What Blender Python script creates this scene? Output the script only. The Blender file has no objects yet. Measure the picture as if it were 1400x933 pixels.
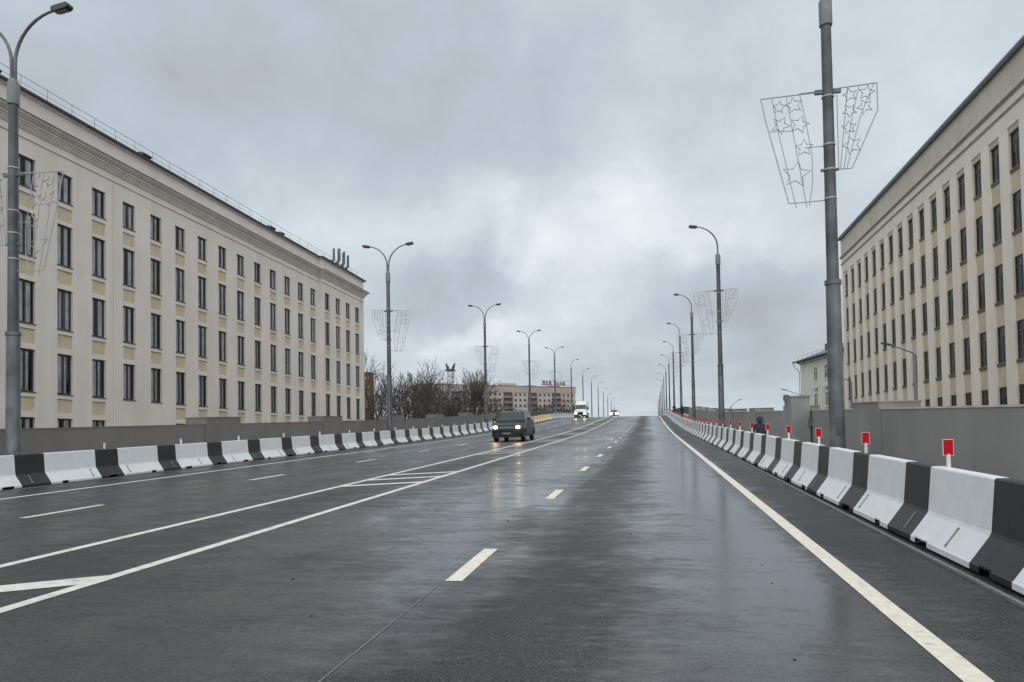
import bpy, bmesh, math, random
from mathutils import Vector, Matrix
random.seed(7)
PI = math.pi
C = bpy.context.scene.collection
S = bpy.context.scene

# ------------------------------------------------------------------ camera
TH, PT, RL = 0.1834, 0.02587, -0.01657
cy_, sy_ = math.cos(TH), math.sin(TH)
FW = Vector((-sy_*math.cos(PT), cy_*math.cos(PT), math.sin(PT)))
RT0 = Vector((cy_, sy_, 0)); UP0 = RT0.cross(FW)
RT = RT0*math.cos(RL)+UP0*math.sin(RL); UP = UP0*math.cos(RL)-RT0*math.sin(RL)
cd = bpy.data.cameras.new('camera'); cam = bpy.data.objects.new('camera', cd); C.objects.link(cam)
m = Matrix((RT, UP, -FW)).transposed().to_4x4(); m.translation = Vector((0, 0, 1.5))
cam.matrix_world = m
cd.sensor_width = 36; cd.lens = 1011/1400*36; cd.shift_y = (583.95-466.5)/1400
cd.clip_start = .1; cd.clip_end = 6000
S.camera = cam
def pixdir(x, y):
    return (FW + RT*((x-700)/1011) - UP*((y-583.95)/1011)).normalized()

# ------------------------------------------------------------------ light
SUN_EL, SUN_AZ = math.radians(55), math.radians(176)
w = bpy.data.worlds.new('World'); S.world = w; w.use_nodes = True
def world():
    nt = w.node_tree; nt.nodes.clear(); N = nt.nodes.new; L = nt.links.new
    out = N('ShaderNodeOutputWorld'); bg = N('ShaderNodeBackground'); bg.inputs['Strength'].default_value = .1
    L(bg.outputs[0], out.inputs[0])
    sky = N('ShaderNodeTexSky'); sky.sky_type = 'NISHITA'; sky.sun_disc = False
    sky.sun_elevation = SUN_EL; sky.sun_rotation = SUN_AZ
    tc = N('ShaderNodeTexCoord')
    sep = N('ShaderNodeSeparateXYZ'); L(tc.outputs['Generated'], sep.inputs[0])
    def math_(op, a, b=None, c=None, clamp=False):
        n = N('ShaderNodeMath'); n.operation = op; n.use_clamp = clamp
        for i, v in enumerate((a, b, c)):
            if v is None: continue
            if isinstance(v, (int, float)): n.inputs[i].default_value = v
            else: L(v, n.inputs[i])
        return n.outputs[0]
    den = math_('ADD', math_('ABSOLUTE', sep.outputs[2]), .16)
    cmb = N('ShaderNodeCombineXYZ')
    L(math_('DIVIDE', sep.outputs[0], den), cmb.inputs[0]); L(math_('DIVIDE', sep.outputs[1], den), cmb.inputs[1])
    def noise(scale, detail, rough, dist, vec, off):
        mp = N('ShaderNodeMapping'); mp.inputs['Location'].default_value = off; L(vec, mp.inputs[0])
        n = N('ShaderNodeTexNoise'); n.inputs['Scale'].default_value = scale; n.inputs['Detail'].default_value = detail
        n.inputs['Roughness'].default_value = rough; n.inputs['Distortion'].default_value = dist
        L(mp.outputs[0], n.inputs[0]); return n.outputs[0]
    n1 = noise(.62, 7, .5, .25, cmb.outputs[0], (3.1, 1.7, 0))
    n2 = noise(1.9, 7, .55, .4, cmb.outputs[0], (9.1, 4.2, 2))
    n3 = noise(4.2, 8, .58, .3, tc.outputs['Generated'], (1, 8, 3))
    n3b = noise(4.2, 8, .58, .3, tc.outputs['Generated'], (11, 2, 7))
    # broad mean tone of the cloud deck: lighter low down, grey above
    v = math_('ADD', math_('MULTIPLY', math_('SUBTRACT', n1, .5), .60), math_('MULTIPLY', math_('SUBTRACT', n2, .5), .38))
    n4 = noise(9., 9, .6, .5, tc.outputs['Generated'], (5, 1, 9))
    v = math_('ADD', v, math_('ADD', math_('MULTIPLY', math_('SUBTRACT', n3, .5), .40), math_('MULTIPLY', math_('SUBTRACT', n4, .5), .36)))
    warp = N('ShaderNodeVectorMath'); warp.operation = 'ADD'; L(tc.outputs['Generated'], warp.inputs[0])
    cw = N('ShaderNodeCombineXYZ')
    L(math_('MULTIPLY', math_('SUBTRACT', n3, .5), .27), cw.inputs[0]); L(math_('MULTIPLY', math_('SUBTRACT', n3b, .5), .27), cw.inputs[2])
    L(cw.outputs[0], warp.inputs[1])
    # cloud masses and breaks: (pixel-free) directions, horizontal and vertical radius, brightness
    for (x, y, rx, ry, k) in ((850, 335, .26, .12, .12), (730, 420, .17, .07, .15), (900, 290, .12, .06, .08), (560, 330, .2, .05, .10),
                              (600, 395, .085, .055, -.26), (540, 300, .14, .04, .07), (760, 500, .12, .04, -.05), (690, 360, .05, .04, .10), (620, 455, .06, .02, .16), (760, 470, .30, .08, -.10), (960, 400, .10, .05, -.15), (1090, 430, .18, .08, -.08),
                              (480, 215, .5, .17, -.13), (1250, 120, .22, .2, -.02), (150, 120, .25, .25, .02),
                              (640, 120, .3, .12, -.04), (1030, 230, .2, .12, .10), (820, 545, .4, .06, .03), (560, 470, .16, .06, .06)):
        d = pixdir(x, y); az = math.atan2(d.x, d.y)
        e1 = Vector((math.cos(az), -math.sin(az), 0)); e2 = e1.cross(d)
        df = N('ShaderNodeVectorMath'); df.operation = 'SUBTRACT'; L(warp.outputs[0], df.inputs[0]); df.inputs[1].default_value = d
        def dot(vv):
            q = N('ShaderNodeVectorMath'); q.operation = 'DOT_PRODUCT'; L(df.outputs[0], q.inputs[0]); q.inputs[1].default_value = vv
            return q.outputs['Value']
        a = math_('DIVIDE', dot(e1), rx); b = math_('DIVIDE', dot(e2), ry); f = math_('DIVIDE', dot(d), .6)
        r2 = math_('ADD', math_('ADD', math_('MULTIPLY', a, a), math_('MULTIPLY', b, b)), math_('MULTIPLY', f, f))
        g = math_('DIVIDE', k*1.45, math_('ADD', 1., math_('MULTIPLY', r2, r2)))
        v = math_('ADD', v, g)
    v = math_('ADD', math_('MULTIPLY', v, .88), .515, clamp=True)
    cr = N('ShaderNodeValToRGB'); L(v, cr.inputs[0])
    e = cr.color_ramp.elements
    e[0].position = .12; e[0].color = (3.45, 3.75, 4.05, 1)
    e[1].position = .95; e[1].color = (8.2, 8.7, 8.9, 1)
    a = e.new(.40); a.color = (4.45, 4.98, 5.5, 1)
    a = e.new(.62); a.color = (5.6, 6.2, 6.65, 1)
    a = e.new(.80); a.color = (7.2, 7.7, 7.95, 1)
    mx = N('ShaderNodeMixRGB'); mx.inputs[0].default_value = .96
    L(sky.outputs[0], mx.inputs[1]); L(cr.outputs[0], mx.inputs[2])
    L(mx.outputs[0], bg.inputs[0])
world()
sd = bpy.data.lights.new('sun', 'SUN'); sd.energy = 1.5; sd.angle = math.radians(110); sd.color = (1, .96, .91)
so = bpy.data.objects.new('sun', sd); C.objects.link(so)
sv = Vector((math.sin(SUN_AZ)*math.cos(SUN_EL), math.cos(SUN_AZ)*math.cos(SUN_EL), math.sin(SUN_EL)))
so.rotation_euler = sv.to_track_quat('Z', 'Y').to_euler()
S.view_settings.view_transform = 'Standard'; S.view_settings.look = 'None'
S.view_settings.exposure = 0.23; S.view_settings.gamma = 1
try:
    S.cycles.max_bounces = 6; S.cycles.transparent_max_bounces = 8; S.cycles.use_denoising = True
    S.cycles.sample_clamp_indirect = 4
except Exception: pass

# ------------------------------------------------------------------ materials
def mat(name, col, rough=.7, var=.12, scale=3., bump=0., bscale=40., metal=0., streak=None, spec=.5, col2=None, c2=(.55, .7), c2s=1.5, coat=0):
    m = bpy.data.materials.new(name); m.use_nodes = True
    nt = m.node_tree; b = nt.nodes['Principled BSDF']; N = nt.nodes.new; L = nt.links.new
    b.inputs['Roughness'].default_value = rough; b.inputs['Metallic'].default_value = metal
    b.inputs['Specular IOR Level'].default_value = spec
    if coat: b.inputs['Coat Weight'].default_value = coat
    g = N('ShaderNodeNewGeometry')
    def noise(s, det=5, sc=(1, 1, 1)):
        mp = N('ShaderNodeMapping'); mp.inputs['Scale'].default_value = sc; L(g.outputs['Position'], mp.inputs[0])
        n = N('ShaderNodeTexNoise'); n.inputs['Scale'].default_value = s; n.inputs['Detail'].default_value = det
        L(mp.outputs[0], n.inputs[0]); return n.outputs[0]
    hv = N('ShaderNodeHueSaturation'); hv.inputs['Color'].default_value = (*col, 1)
    mr = N('ShaderNodeMapRange'); L(noise(scale), mr.inputs[0]); mr.inputs[1].default_value = .3; mr.inputs[2].default_value = .7
    mr.inputs[3].default_value = 1-var; mr.inputs[4].default_value = 1+var
    val = mr.outputs[0]
    if streak:
        s = N('ShaderNodeMapRange'); L(noise(streak[0], 4, (1, 1, .06)), s.inputs[0]); s.inputs[1].default_value = .45; s.inputs[2].default_value = .75
        s.inputs[3].default_value = 1; s.inputs[4].default_value = streak[1]
        q = N('ShaderNodeMath'); q.operation = 'MULTIPLY'; L(val, q.inputs[0]); L(s.outputs[0], q.inputs[1]); val = q.outputs[0]
    L(val, hv.inputs['Value'])
    co = hv.outputs[0]
    if col2:
        f = N('ShaderNodeMapRange'); L(noise(c2s, 6), f.inputs[0]); f.inputs[1].default_value = c2[0]; f.inputs[2].default_value = c2[1]
        mx = N('ShaderNodeMixRGB'); L(f.outputs[0], mx.inputs[0]); L(co, mx.inputs[1]); mx.inputs[2].default_value = (*col2, 1); co = mx.outputs[0]
    L(co, b.inputs['Base Color'])
    if bump:
        bp = N('ShaderNodeBump'); bp.inputs['Strength'].default_value = bump; bp.inputs['Distance'].default_value = .02
        L(noise(bscale), bp.inputs['Height']); L(bp.outputs[0], b.inputs['Normal'])
    return m
def emit(name, col, st):
    m = bpy.data.materials.new(name); m.use_nodes = True; b = m.node_tree.nodes['Principled BSDF']
    b.inputs['Base Color'].default_value = (*col, 1); b.inputs['Emission Color'].default_value = (*col, 1)
    b.inputs['Emission Strength'].default_value = st; return m
def glass(name, tint=(.75, .8, .8), rough=.03, ior=1.5):
    m = bpy.data.materials.new(name); m.use_nodes = True; nt = m.node_tree; nt.nodes.clear(); N = nt.nodes.new; L = nt.links.new
    o = N('ShaderNodeOutputMaterial'); t = N('ShaderNodeBsdfTransparent'); t.inputs[0].default_value = (*tint, 1)
    g = N('ShaderNodeBsdfGlossy'); g.inputs['Roughness'].default_value = rough
    f = N('ShaderNodeFresnel'); f.inputs[0].default_value = ior; x = N('ShaderNodeMixShader')
    L(f.outputs[0], x.inputs[0]); L(t.outputs[0], x.inputs[1]); L(g.outputs[0], x.inputs[2]); L(x.outputs[0], o.inputs[0]); return m

def road_mat():
    m = bpy.data.materials.new('wet asphalt'); m.use_nodes = True
    nt = m.node_tree; b = nt.nodes['Principled BSDF']; N = nt.nodes.new; L = nt.links.new
    g = N('ShaderNodeNewGeometry')
    def noise(s, det=6, sc=(1, 1, 1), off=(0, 0, 0), rough=.55, dist=0.):
        mp = N('ShaderNodeMapping'); mp.inputs['Scale'].default_value = sc; mp.inputs['Location'].default_value = off
        L(g.outputs['Position'], mp.inputs[0])
        n = N('ShaderNodeTexNoise'); n.inputs['Scale'].default_value = s; n.inputs['Detail'].default_value = det
        n.inputs['Roughness'].default_value = rough; n.inputs['Distortion'].default_value = dist
        L(mp.outputs[0], n.inputs[0]); return n.outputs[0]
    def mth(op, a, b_=None, clamp=False):
        n = N('ShaderNodeMath'); n.operation = op; n.use_clamp = clamp
        for i, v in enumerate((a, b_)):
            if v is None: continue
            if isinstance(v, (int, float)): n.inputs[i].default_value = v
            else: L(v, n.inputs[i])
        return n.outputs[0]
    def mr(v, a, b_, c, d):
        n = N('ShaderNodeMapRange'); L(v, n.inputs[0])
        for i, q in enumerate((a, b_, c, d)): n.inputs[i+1].default_value = q
        return n.outputs[0]
    sp = N('ShaderNodeSeparateXYZ'); L(g.outputs['Position'], sp.inputs[0])
    # paver lanes and wheel tracks: bands along the road with ragged edges
    xx = mth('ADD', sp.outputs[0], mth('MULTIPLY', mth('SUBTRACT', noise(.35, 5, (1, .25, 1)), .5), 1.3))
    def band(c, wd, k):
        d = mth('DIVIDE', mth('SUBTRACT', xx, c), wd); return mth('MULTIPLY', mth('DIVIDE', 1., mth('ADD', 1., mth('POWER', mth('ABSOLUTE', d), 2.6))), k)
    bands = band(-.90, .60, -.42)
    for c, wd, k in ((.55, .62, .36), (-2.3, .5, .20), (1.35, .3, .16), (-1.45, .12, .14), (-3.1, .4, .10), (-3.9, .6, .08), (-4.7, .5, -.05), (2.25, .42, -.42), (-6.1, .75, -.26), (-8, .6, -.06), (-9.6, .6, -.10), (-12, .9, -.04), (-14.6, .7, -.25)):
        bands = mth('ADD', bands, band(c, wd, k))
    for (cx, cy2, rx, ry, k) in ((1.30, 10.5, .34, 4.5, .34), (.75, 22, .5, 9, .20), (-2.0, 7.2, .35, 1.6, .22), (-1.9, 13.6, .4, 1.6, .2), (-3.2, 14, 1.0, 4, .14)):
        ex = mth('DIVIDE', mth('SUBTRACT', xx, cx), rx); ey = mth('DIVIDE', mth('SUBTRACT', sp.outputs[1], cy2), ry)
        bands = mth('ADD', bands, mth('DIVIDE', k, mth('ADD', 1., mth('POWER', mth('ADD', mth('MULTIPLY', ex, ex), mth('MULTIPLY', ey, ey)), 2.))))
    patch = noise(.55, 7, (1.3, .3, 1), (4, 2, 0), .6, .4)
    fine = noise(5.5, 8, (.65, 1.6, 1), (1, 7, 0), .65)
    smear = noise(1.7, 7, (.6, 1.5, 1), (8, 3, 0), .62, .3)
    wet = mth('ADD', mth('ADD', mth('MULTIPLY', mth('SUBTRACT', patch, .5), .9), mth('MULTIPLY', mth('SUBTRACT', smear, .5), 1.1)),
              mth('ADD', mth('MULTIPLY', mth('SUBTRACT', fine, .5), 1.0), bands))
    wet = mth('ADD', wet, .44, clamp=True)
    brk = noise(13, 6, (.55, 1.8, 1), (2, 9, 1), .7)
    wet = mth('ADD', wet, mth('MULTIPLY', mth('SUBTRACT', brk, .5), mr(wet, .2, .7, .25, .95)))
    wet = mr(wet, .10, .80, 0, 1)
    agg = noise(58, 3, rough=.8); agg2 = noise(34, 3)
    L(mr(wet, 0, 1, .55, .17), b.inputs['Roughness'])
    L(mr(wet, 0, 1, .30, .78), b.inputs['Specular IOR Level'])
    cr = N('ShaderNodeMixRGB'); L(mr(agg, .40, .72, 0, 1), cr.inputs[0])
    cr.inputs[1].default_value = (.008, .0082, .009, 1); cr.inputs[2].default_value = (.105, .105, .108, 1)
    dm = N('ShaderNodeMixRGB'); dm.blend_type = 'MULTIPLY'; dm.inputs[0].default_value = 1
    L(cr.outputs[0], dm.inputs[1]); L(mr(noise(.8, 6, (1, .3, 1), (5, 5, 5)), .35, .7, .75, 1.25), dm.inputs[2])
    L(dm.outputs[0], b.inputs['Base Color'])
    bp = N('ShaderNodeBump'); bp.inputs['Distance'].default_value = .004
    L(mr(wet, 0, 1, .7, .07), bp.inputs['Strength'])
    L(mth('ADD', agg, mth('MULTIPLY', agg2, .8)), bp.inputs['Height']); L(bp.outputs[0], b.inputs['Normal'])
    return m
M = dict(
    asphalt=road_mat(),
    paint=mat('worn white road paint', (.72, .70, .64), .55, .14, 9, .35, 90, col2=(.38, .37, .34), c2=(.57, .72), c2s=7),
    paint_cream=mat('cream road paint', (.78, .72, .61), .6, .12, 14, .35, 90, col2=(.46, .42, .35), c2=(.60, .76), c2s=9),
    string=mat('thin chalk', (.22, .25, .27), .6, .3, 12),
    concrete=mat('grey concrete', (.22, .22, .215), .75, .15, 1.2, .2),
    walk=mat('walkway concrete', (.17, .17, .168), .7, .2, 1.5, .2),
    soil=mat('ground cover', (.075, .075, .06), .95, .35, .15, col2=(.05, .06, .035), c2s=.08),
    wall_brown=mat('grey brown painted wall', (.185, .170, .160), .72, .07, .8, .15, 30, streak=(.45, 1.12)),
    wall_grey=mat('mid grey painted wall', (.235, .230, .220), .68, .09, .6, .15, 30, streak=(.42, 1.25)),
    cap=mat('pale wall cap', (.50, .50, .48), .7, .15, 3),
    bar_white=mat('white barrier paint', (.76, .775, .79), .6, .05, 5, .12, 60, streak=(3, .95), col2=(.42, .42, .41), c2=(.70, .84), c2s=5),
    bar_dark=mat('charcoal barrier paint', (.021, .023, .026), .5, .15, 5, .12, 60, col2=(.10, .10, .10), c2=(.66, .8), c2s=6),
    bar_deep_glow=mat('deep stripe with orange light painted in', (.80, .45, .22), .6, .08, 4),  # orange light on the far blocks, put into the stripe colours
    bar_pale_glow=mat('pale stripe with orange light painted in', (.86, .70, .42), .6, .08, 4),
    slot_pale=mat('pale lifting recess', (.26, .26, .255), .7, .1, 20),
    slot=mat('dull mid grey', (.20, .195, .19), .8, .2, 20),  # even grey for the kerb strips and left reflector insets
    galv=mat('galvanised steel', (.125, .138, .145), .45, .38, 2.0, .08, 25, metal=.3, streak=(3, 1.6)),
    galv_dark=mat('darker galvanised steel', (.085, .094, .10), .42, .38, 1.6, .08, 25, metal=.3, streak=(3, 1.5)),
    galv_light=mat('pale galvanised steel', (.20, .21, .21), .5, .12, 6, metal=.3),
    wire=mat('white coated wire', (.42, .43, .44), .5, .1, 10, metal=.2),
    lamp=mat('dark lamp housing', (.035, .037, .04), .4, .1, 10),
    lens=mat('lamp lens', (.30, .31, .31), .2, .05, 10),
    red=mat('red reflector', (.50, .004, .010), .6, .12, 30, spec=.15),
    plast=mat('white plastic', (.75, .76, .76), .4, .06, 20),
    plaster=mat('pale pinkish beige plaster', (.80, .725, .655), .85, .05, .30, .15, 14, streak=(.9, .90), col2=(.70, .635, .58), c2=(.55, .8), c2s=.5),
    plaster_dark=mat('moulded cornice plaster', (.72, .65, .59), .85, .08, 1.2),
    ochre=mat('ochre plaster panel', (.60, .515, .36), .85, .08, 2.5),
    jamb=mat('pale window reveal', (.62, .60, .57), .8, .06, 2),
    metal_dark=mat('dark roof metal', (.07, .072, .075), .45, .2, 3, metal=.3),
    frame=mat('dark brown window frame', (.045, .04, .036), .5, .15, 8),
    curtain=mat('pale curtain', (.80, .82, .82), .9, .25, 2.2),
    blind=mat('grey blind', (.125, .135, .13), .9, .3, .6),
    frame_grey=mat('grey window frame', (.085, .082, .075), .5, .15, 8),
    glass_dull=glass('dull window glass', (.80, .86, .86), .12, 1.3),
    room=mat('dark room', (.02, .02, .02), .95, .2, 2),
    glass=glass('window glass', (1, 1, 1)),
    rb_wall=mat('warm grey render', (.80, .72, .61), .85, .045, .4, .12, 14, streak=(.8, .93)),
    rb_attic=mat('grey attic render', (.60, .55, .455), .88, .06, .5, streak=(.8, .9)),
    rb_pil=mat('pale pilaster render', (.84, .775, .67), .85, .045, .6, streak=(1, .93)),
    rb_span=mat('ochre spandrel', (.60, .505, .365), .85, .08, 1.4),
    coping=mat('grey metal coping', (.20, .22, .24), .4, .1, 3, metal=.4),
    cream=mat('pale yellow green stucco', (.72, .72, .62), .85, .05, .6),
    cream2=mat('pale trim', (.72, .72, .68), .8, .05, .6),
    roofmetal=mat('grey roof sheet', (.16, .165, .17), .5, .15, 1.2, metal=.2),
    apt=mat('pinkish apartment wall', (.46, .37, .32), .9, .08, .15),
    apt2=mat('pale apartment panel', (.52, .47, .42), .9, .08, .15),
    aptwin=mat('far window', (.07, .075, .08), .25, .3, .6),
    balc=mat('balcony front', (.17, .16, .16), .8, .3, .25),
    balc2=mat('pale balcony slab', (.50, .46, .42), .8, .1, .4),
    brick=mat('orange brick', (.27, .13, .08), .9, .2, 1.2),
    signred=mat('red sign letters', (.30, .03, .045), .4, .05, 1),
    bark=mat('dark bark', (.050, .042, .036), .95, .3, 2),
    twig=mat('brown twigs', (.085, .072, .063), .95, .35, .6),
    twig2=mat('reddish twigs', (.105, .062, .052), .95, .35, .6),
    green=mat('dark green railing', (.06, .085, .08), .5, .2, 2),
    carpaint=mat('dark olive car paint', (.009, .011, .009), .34, .06, 6, coat=.2, spec=.3),
    cartrim=mat('black plastic', (.015, .015, .016), .6, .2, 20),
    chrome=mat('satin chrome', (.42, .43, .44), .25, .1, 10, metal=.9),
    carglass=mat('car glass', (.05, .062, .058), .05, .1, 5, spec=.45),
    vanwhite=mat('white van paint', (.78, .78, .76), .3, .05, 5, coat=.5),
    greypaint=mat('grey car paint', (.16, .165, .17), .3, .05, 5, coat=.5),
    tyre=mat('tyre rubber', (.02, .02, .021), .85, .2, 20),
    head=emit('headlamp white', (1, .82, .42), 80),
    headfar=emit('headlamp yellowish', (1, .80, .35), 70),
    headhot=emit('headlamp dazzling', (1, .94, .72), 22),
    skin=mat('skin', (.45, .27, .2), .6, .1, 10),
    cloth_dark=mat('dark workwear', (.02, .024, .03), .9, .3, 12),
    cloth_blue=mat('dark blue knit hat', (.025, .045, .07), .9, .3, 20),
)

# ------------------------------------------------------------------ helpers
class MB:
    def __init__(s): s.v = []; s.f = []; s.mi = []
    def add(s, vs, fs, mi=0):
        o = len(s.v); s.v += [tuple(p) for p in vs]; s.f += [tuple(i+o for i in f) for f in fs]
        s.mi += [mi]*len(fs) if isinstance(mi, int) else list(mi)
    def box(s, x0, x1, y0, y1, z0, z1, mi=0):
        s.add([(x0, y0, z0), (x1, y0, z0), (x1, y1, z0), (x0, y1, z0), (x0, y0, z1), (x1, y0, z1), (x1, y1, z1), (x0, y1, z1)],
              [(0, 3, 2, 1), (4, 5, 6, 7), (0, 1, 5, 4), (1, 2, 6, 5), (2, 3, 7, 6), (3, 0, 4, 7)], mi)
    def quad(s, a, b, c, d, mi=0): s.add([a, b, c, d], [(0, 1, 2, 3)], mi)
    def tube(s, pts, r, n=8, mi=0, closed=False, caps=True):
        pts = [Vector(p) for p in pts]; k = len(pts)
        rs = r if isinstance(r, (list, tuple)) else [r]*k
        base = len(s.v); ref = None
        for i, p in enumerate(pts):
            if closed: t = (pts[(i+1) % k]-pts[i-1])
            else: t = (pts[min(i+1, k-1)]-pts[max(i-1, 0)])
            t.normalize()
            if ref is None: ref = Vector((1, 0, 0)) if abs(t.x) < .8 else Vector((0, 1, 0))
            a = t.cross(ref).normalized(); b = t.cross(a); ref = b.cross(t) if False else ref
            if a.length < .5: a = t.orthogonal().normalized(); b = t.cross(a)
            for j in range(n):
                an = 2*PI*j/n; s.v.append(tuple(p+a*math.cos(an)*rs[i]+b*math.sin(an)*rs[i]))
        for i in range(k if closed else k-1):
            i2 = (i+1) % k
            for j in range(n):
                j2 = (j+1) % n; s.f.append((base+i*n+j, base+i*n+j2, base+i2*n+j2, base+i2*n+j)); s.mi.append(mi)
        if caps and not closed:
            s.f.append(tuple(base+j for j in range(n))[::-1]); s.mi.append(mi)
            s.f.append(tuple(base+(k-1)*n+j for j in range(n))); s.mi.append(mi)
    def prism_y(s, prof, y0, y1, dz=0., mi=0, caps=True):
        n = len(prof); o = [(x, y0, z) for x, z in prof]+[(x, y1, z+dz) for x, z in prof]
        f = [(i, (i+1) % n, (i+1) % n+n, i+n) for i in range(n)]
        if caps: f += [tuple(range(n))[::-1], tuple(range(n, 2*n))]
        s.add(o, f, mi)
    def mesh(s, name, mats, smooth=False):
        me = bpy.data.meshes.new(name); me.from_pydata(s.v, [], s.f)
        for q in (mats if isinstance(mats, (list, tuple)) else [mats]): me.materials.append(q)
        if any(s.mi): me.polygons.foreach_set('material_index', s.mi)
        bm = bmesh.new(); bm.from_mesh(me); bmesh.ops.recalc_face_normals(bm, faces=bm.faces); bm.to_mesh(me); bm.free()
        if smooth:
            me.polygons.foreach_set('use_smooth', [True]*len(me.polygons))
            try: me.set_sharp_from_angle(angle=math.radians(38))
            except Exception: pass
        return me
    def obj(s, name, mats, parent=None, smooth=False, loc=None):
        return link(name, s.mesh(name, mats, smooth), parent, loc)
def link(name, data, parent=None, loc=None, rot=None):
    o = bpy.data.objects.new(name, data); C.objects.link(o)
    if parent: o.parent = parent
    if loc: o.location = loc
    if rot: o.rotation_euler = rot
    return o
def tag(o, label=None, cat=None, group=None, kind=None):
    if label: o['label'] = label
    if cat: o['category'] = cat
    if group: o['group'] = group
    if kind: o['kind'] = kind
    return o
def thing(name, label, cat, loc=(0, 0, 0), rz=0, group=None):
    o = link(name, None, None, loc); o.rotation_euler = (0, 0, rz); o.empty_display_size = .3
    return tag(o, label, cat, group)
KIDS = {}
def copy_tree(o, parent=None, top=True):
    c = o.copy(); C.objects.link(c)
    if parent: c.parent = parent
    for ch in [q for q in o.children]: copy_tree(ch, c, False)
    return c
ORD = ['nearest', 'second', 'third', 'fourth', 'fifth', 'sixth', 'seventh', 'eighth', 'ninth', 'tenth', 'eleventh', 'twelfth', 'thirteenth', 'fourteenth', 'fifteenth', 'sixteenth', 'seventeenth', 'eighteenth', 'nineteenth']
TENS = {2: 'twent', 3: 'thirt', 4: 'fort', 5: 'fift', 6: 'sixt'}
def ordn(i):
    if i < 19: return ORD[i]
    t, u = divmod(i+1, 10)
    return TENS[t]+('ieth' if u == 0 else 'y-'+('first' if u == 1 else ORD[u-1]))

# road profile
NODES = [(-60, .03), (0, .04), (45, .04), (70, .052), (105, .061), (125, .051), (137, .0376), (200, .03), (300, .004), (400, -.03), (700, -.03)]
def slope(y):
    for (a, p), (b, q) in zip(NODES, NODES[1:]):
        if y <= b: return p+(q-p)*(max(y, a)-a)/(b-a)
    return NODES[-1][1]
_Z = {0: 0.}
z = 0.
for i in range(0, 700*4): z += slope((i+.5)/4)/4; _Z[i+1] = z
z = 0.
for i in range(0, -60*4, -1): z -= slope((i-.5)/4)/4; _Z[i-1] = z
def zr(y):
    q = y*4; i = math.floor(q); f = q-i; return _Z[i]*(1-f)+_Z[i+1]*f
YS = [-40+2*i for i in range(0, 301)]

# ------------------------------------------------------------------ ground, deck, road
def gz(x, y):
    t = min(max((y-110)/180, 0), 1); return -2.2+6*t*t*(3-2*t)
g = MB(); xs = [-3000, -1200, -500, -250, -120, -60, -25, 15, 40, 80, 200, 500, 1200, 3000]; ys = [-2000, -500, -100, 0, 60, 110, 140, 170, 200, 240, 290, 400, 600, 1200, 2500, 4500]
for y in ys:
    for x in xs: g.v.append((x, y, gz(x, y)))
for i in range(len(ys)-1):
    for j in range(len(xs)-1):
        a = i*len(xs)+j; g.f.append((a, a+1, a+1+len(xs), a+len(xs))); g.mi.append(0)
tag(g.obj('ground', M['soil']), kind='structure')
XL, XR = -16.3, 3.55
WL, WR = -19.2, 5.8
def strip(name, x0, x1, dz, m, parent, y0=None, y1=None, step=2.):
    b = MB(); ysl = YS if y0 is None else [y0+(y1-y0)*i/max(1, math.ceil((y1-y0)/step)) for i in range(max(1, math.ceil((y1-y0)/step))+1)]
    for y in ysl: b.v += [(x0, y, zr(y)+dz), (x1, y, zr(y)+dz)]
    for i in range(len(ysl)-1): b.f.append((2*i, 2*i+1, 2*i+3, 2*i+2)); b.mi.append(0)
    return b.obj(name, m, parent)
road = strip('road', XL, XR, 0, M['asphalt'], None); tag(road, kind='structure')
d = MB()
for i, y in enumerate(YS):
    zz = zr(y); b0 = zz-1.4
    d.v += [(WL-.45, y, zz-.1), (WL-.45, y, b0), (WR+1.3, y, b0), (WR+1.3, y, zz-.1)]
for i in range(len(YS)-1):
    for k in range(4):
        k2 = (k+1) % 4; d.f.append((4*i+k, 4*i+k2, 4*i+4+k2, 4*i+4+k)); d.mi.append(0)
deck = d.obj('viaduct_deck', M['concrete']); tag(deck, kind='structure')
for y in range(-30, 560, 30):
    gg = gz(0, y)
    if zr(y)-1.4-gg < .3: continue
    for x in (-15, -6.5, 2):
        p = MB(); p.box(x-.8, x+.8, y-.6, y+.6, gg-.3, zr(y)-1.41); p.obj('pier', M['concrete'], deck)
for nm, x0, x1 in (('pavement', XR, WR-.003), ('pavement', WL+.003, XL)):
    b = MB()
    for y in YS:
        zz = zr(y); b.v += [(x0, y, zz-.09), (x0, y, zz+.12), (x1, y, zz+.12), (x1, y, zz-.09)]
    for i in range(len(YS)-1):
        for k in range(3): b.f.append((4*i+k, 4*i+k+1, 4*i+5+k, 4*i+4+k)); b.mi.append(0)
    tag(b.obj(nm, M['walk']), kind='structure')
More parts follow.
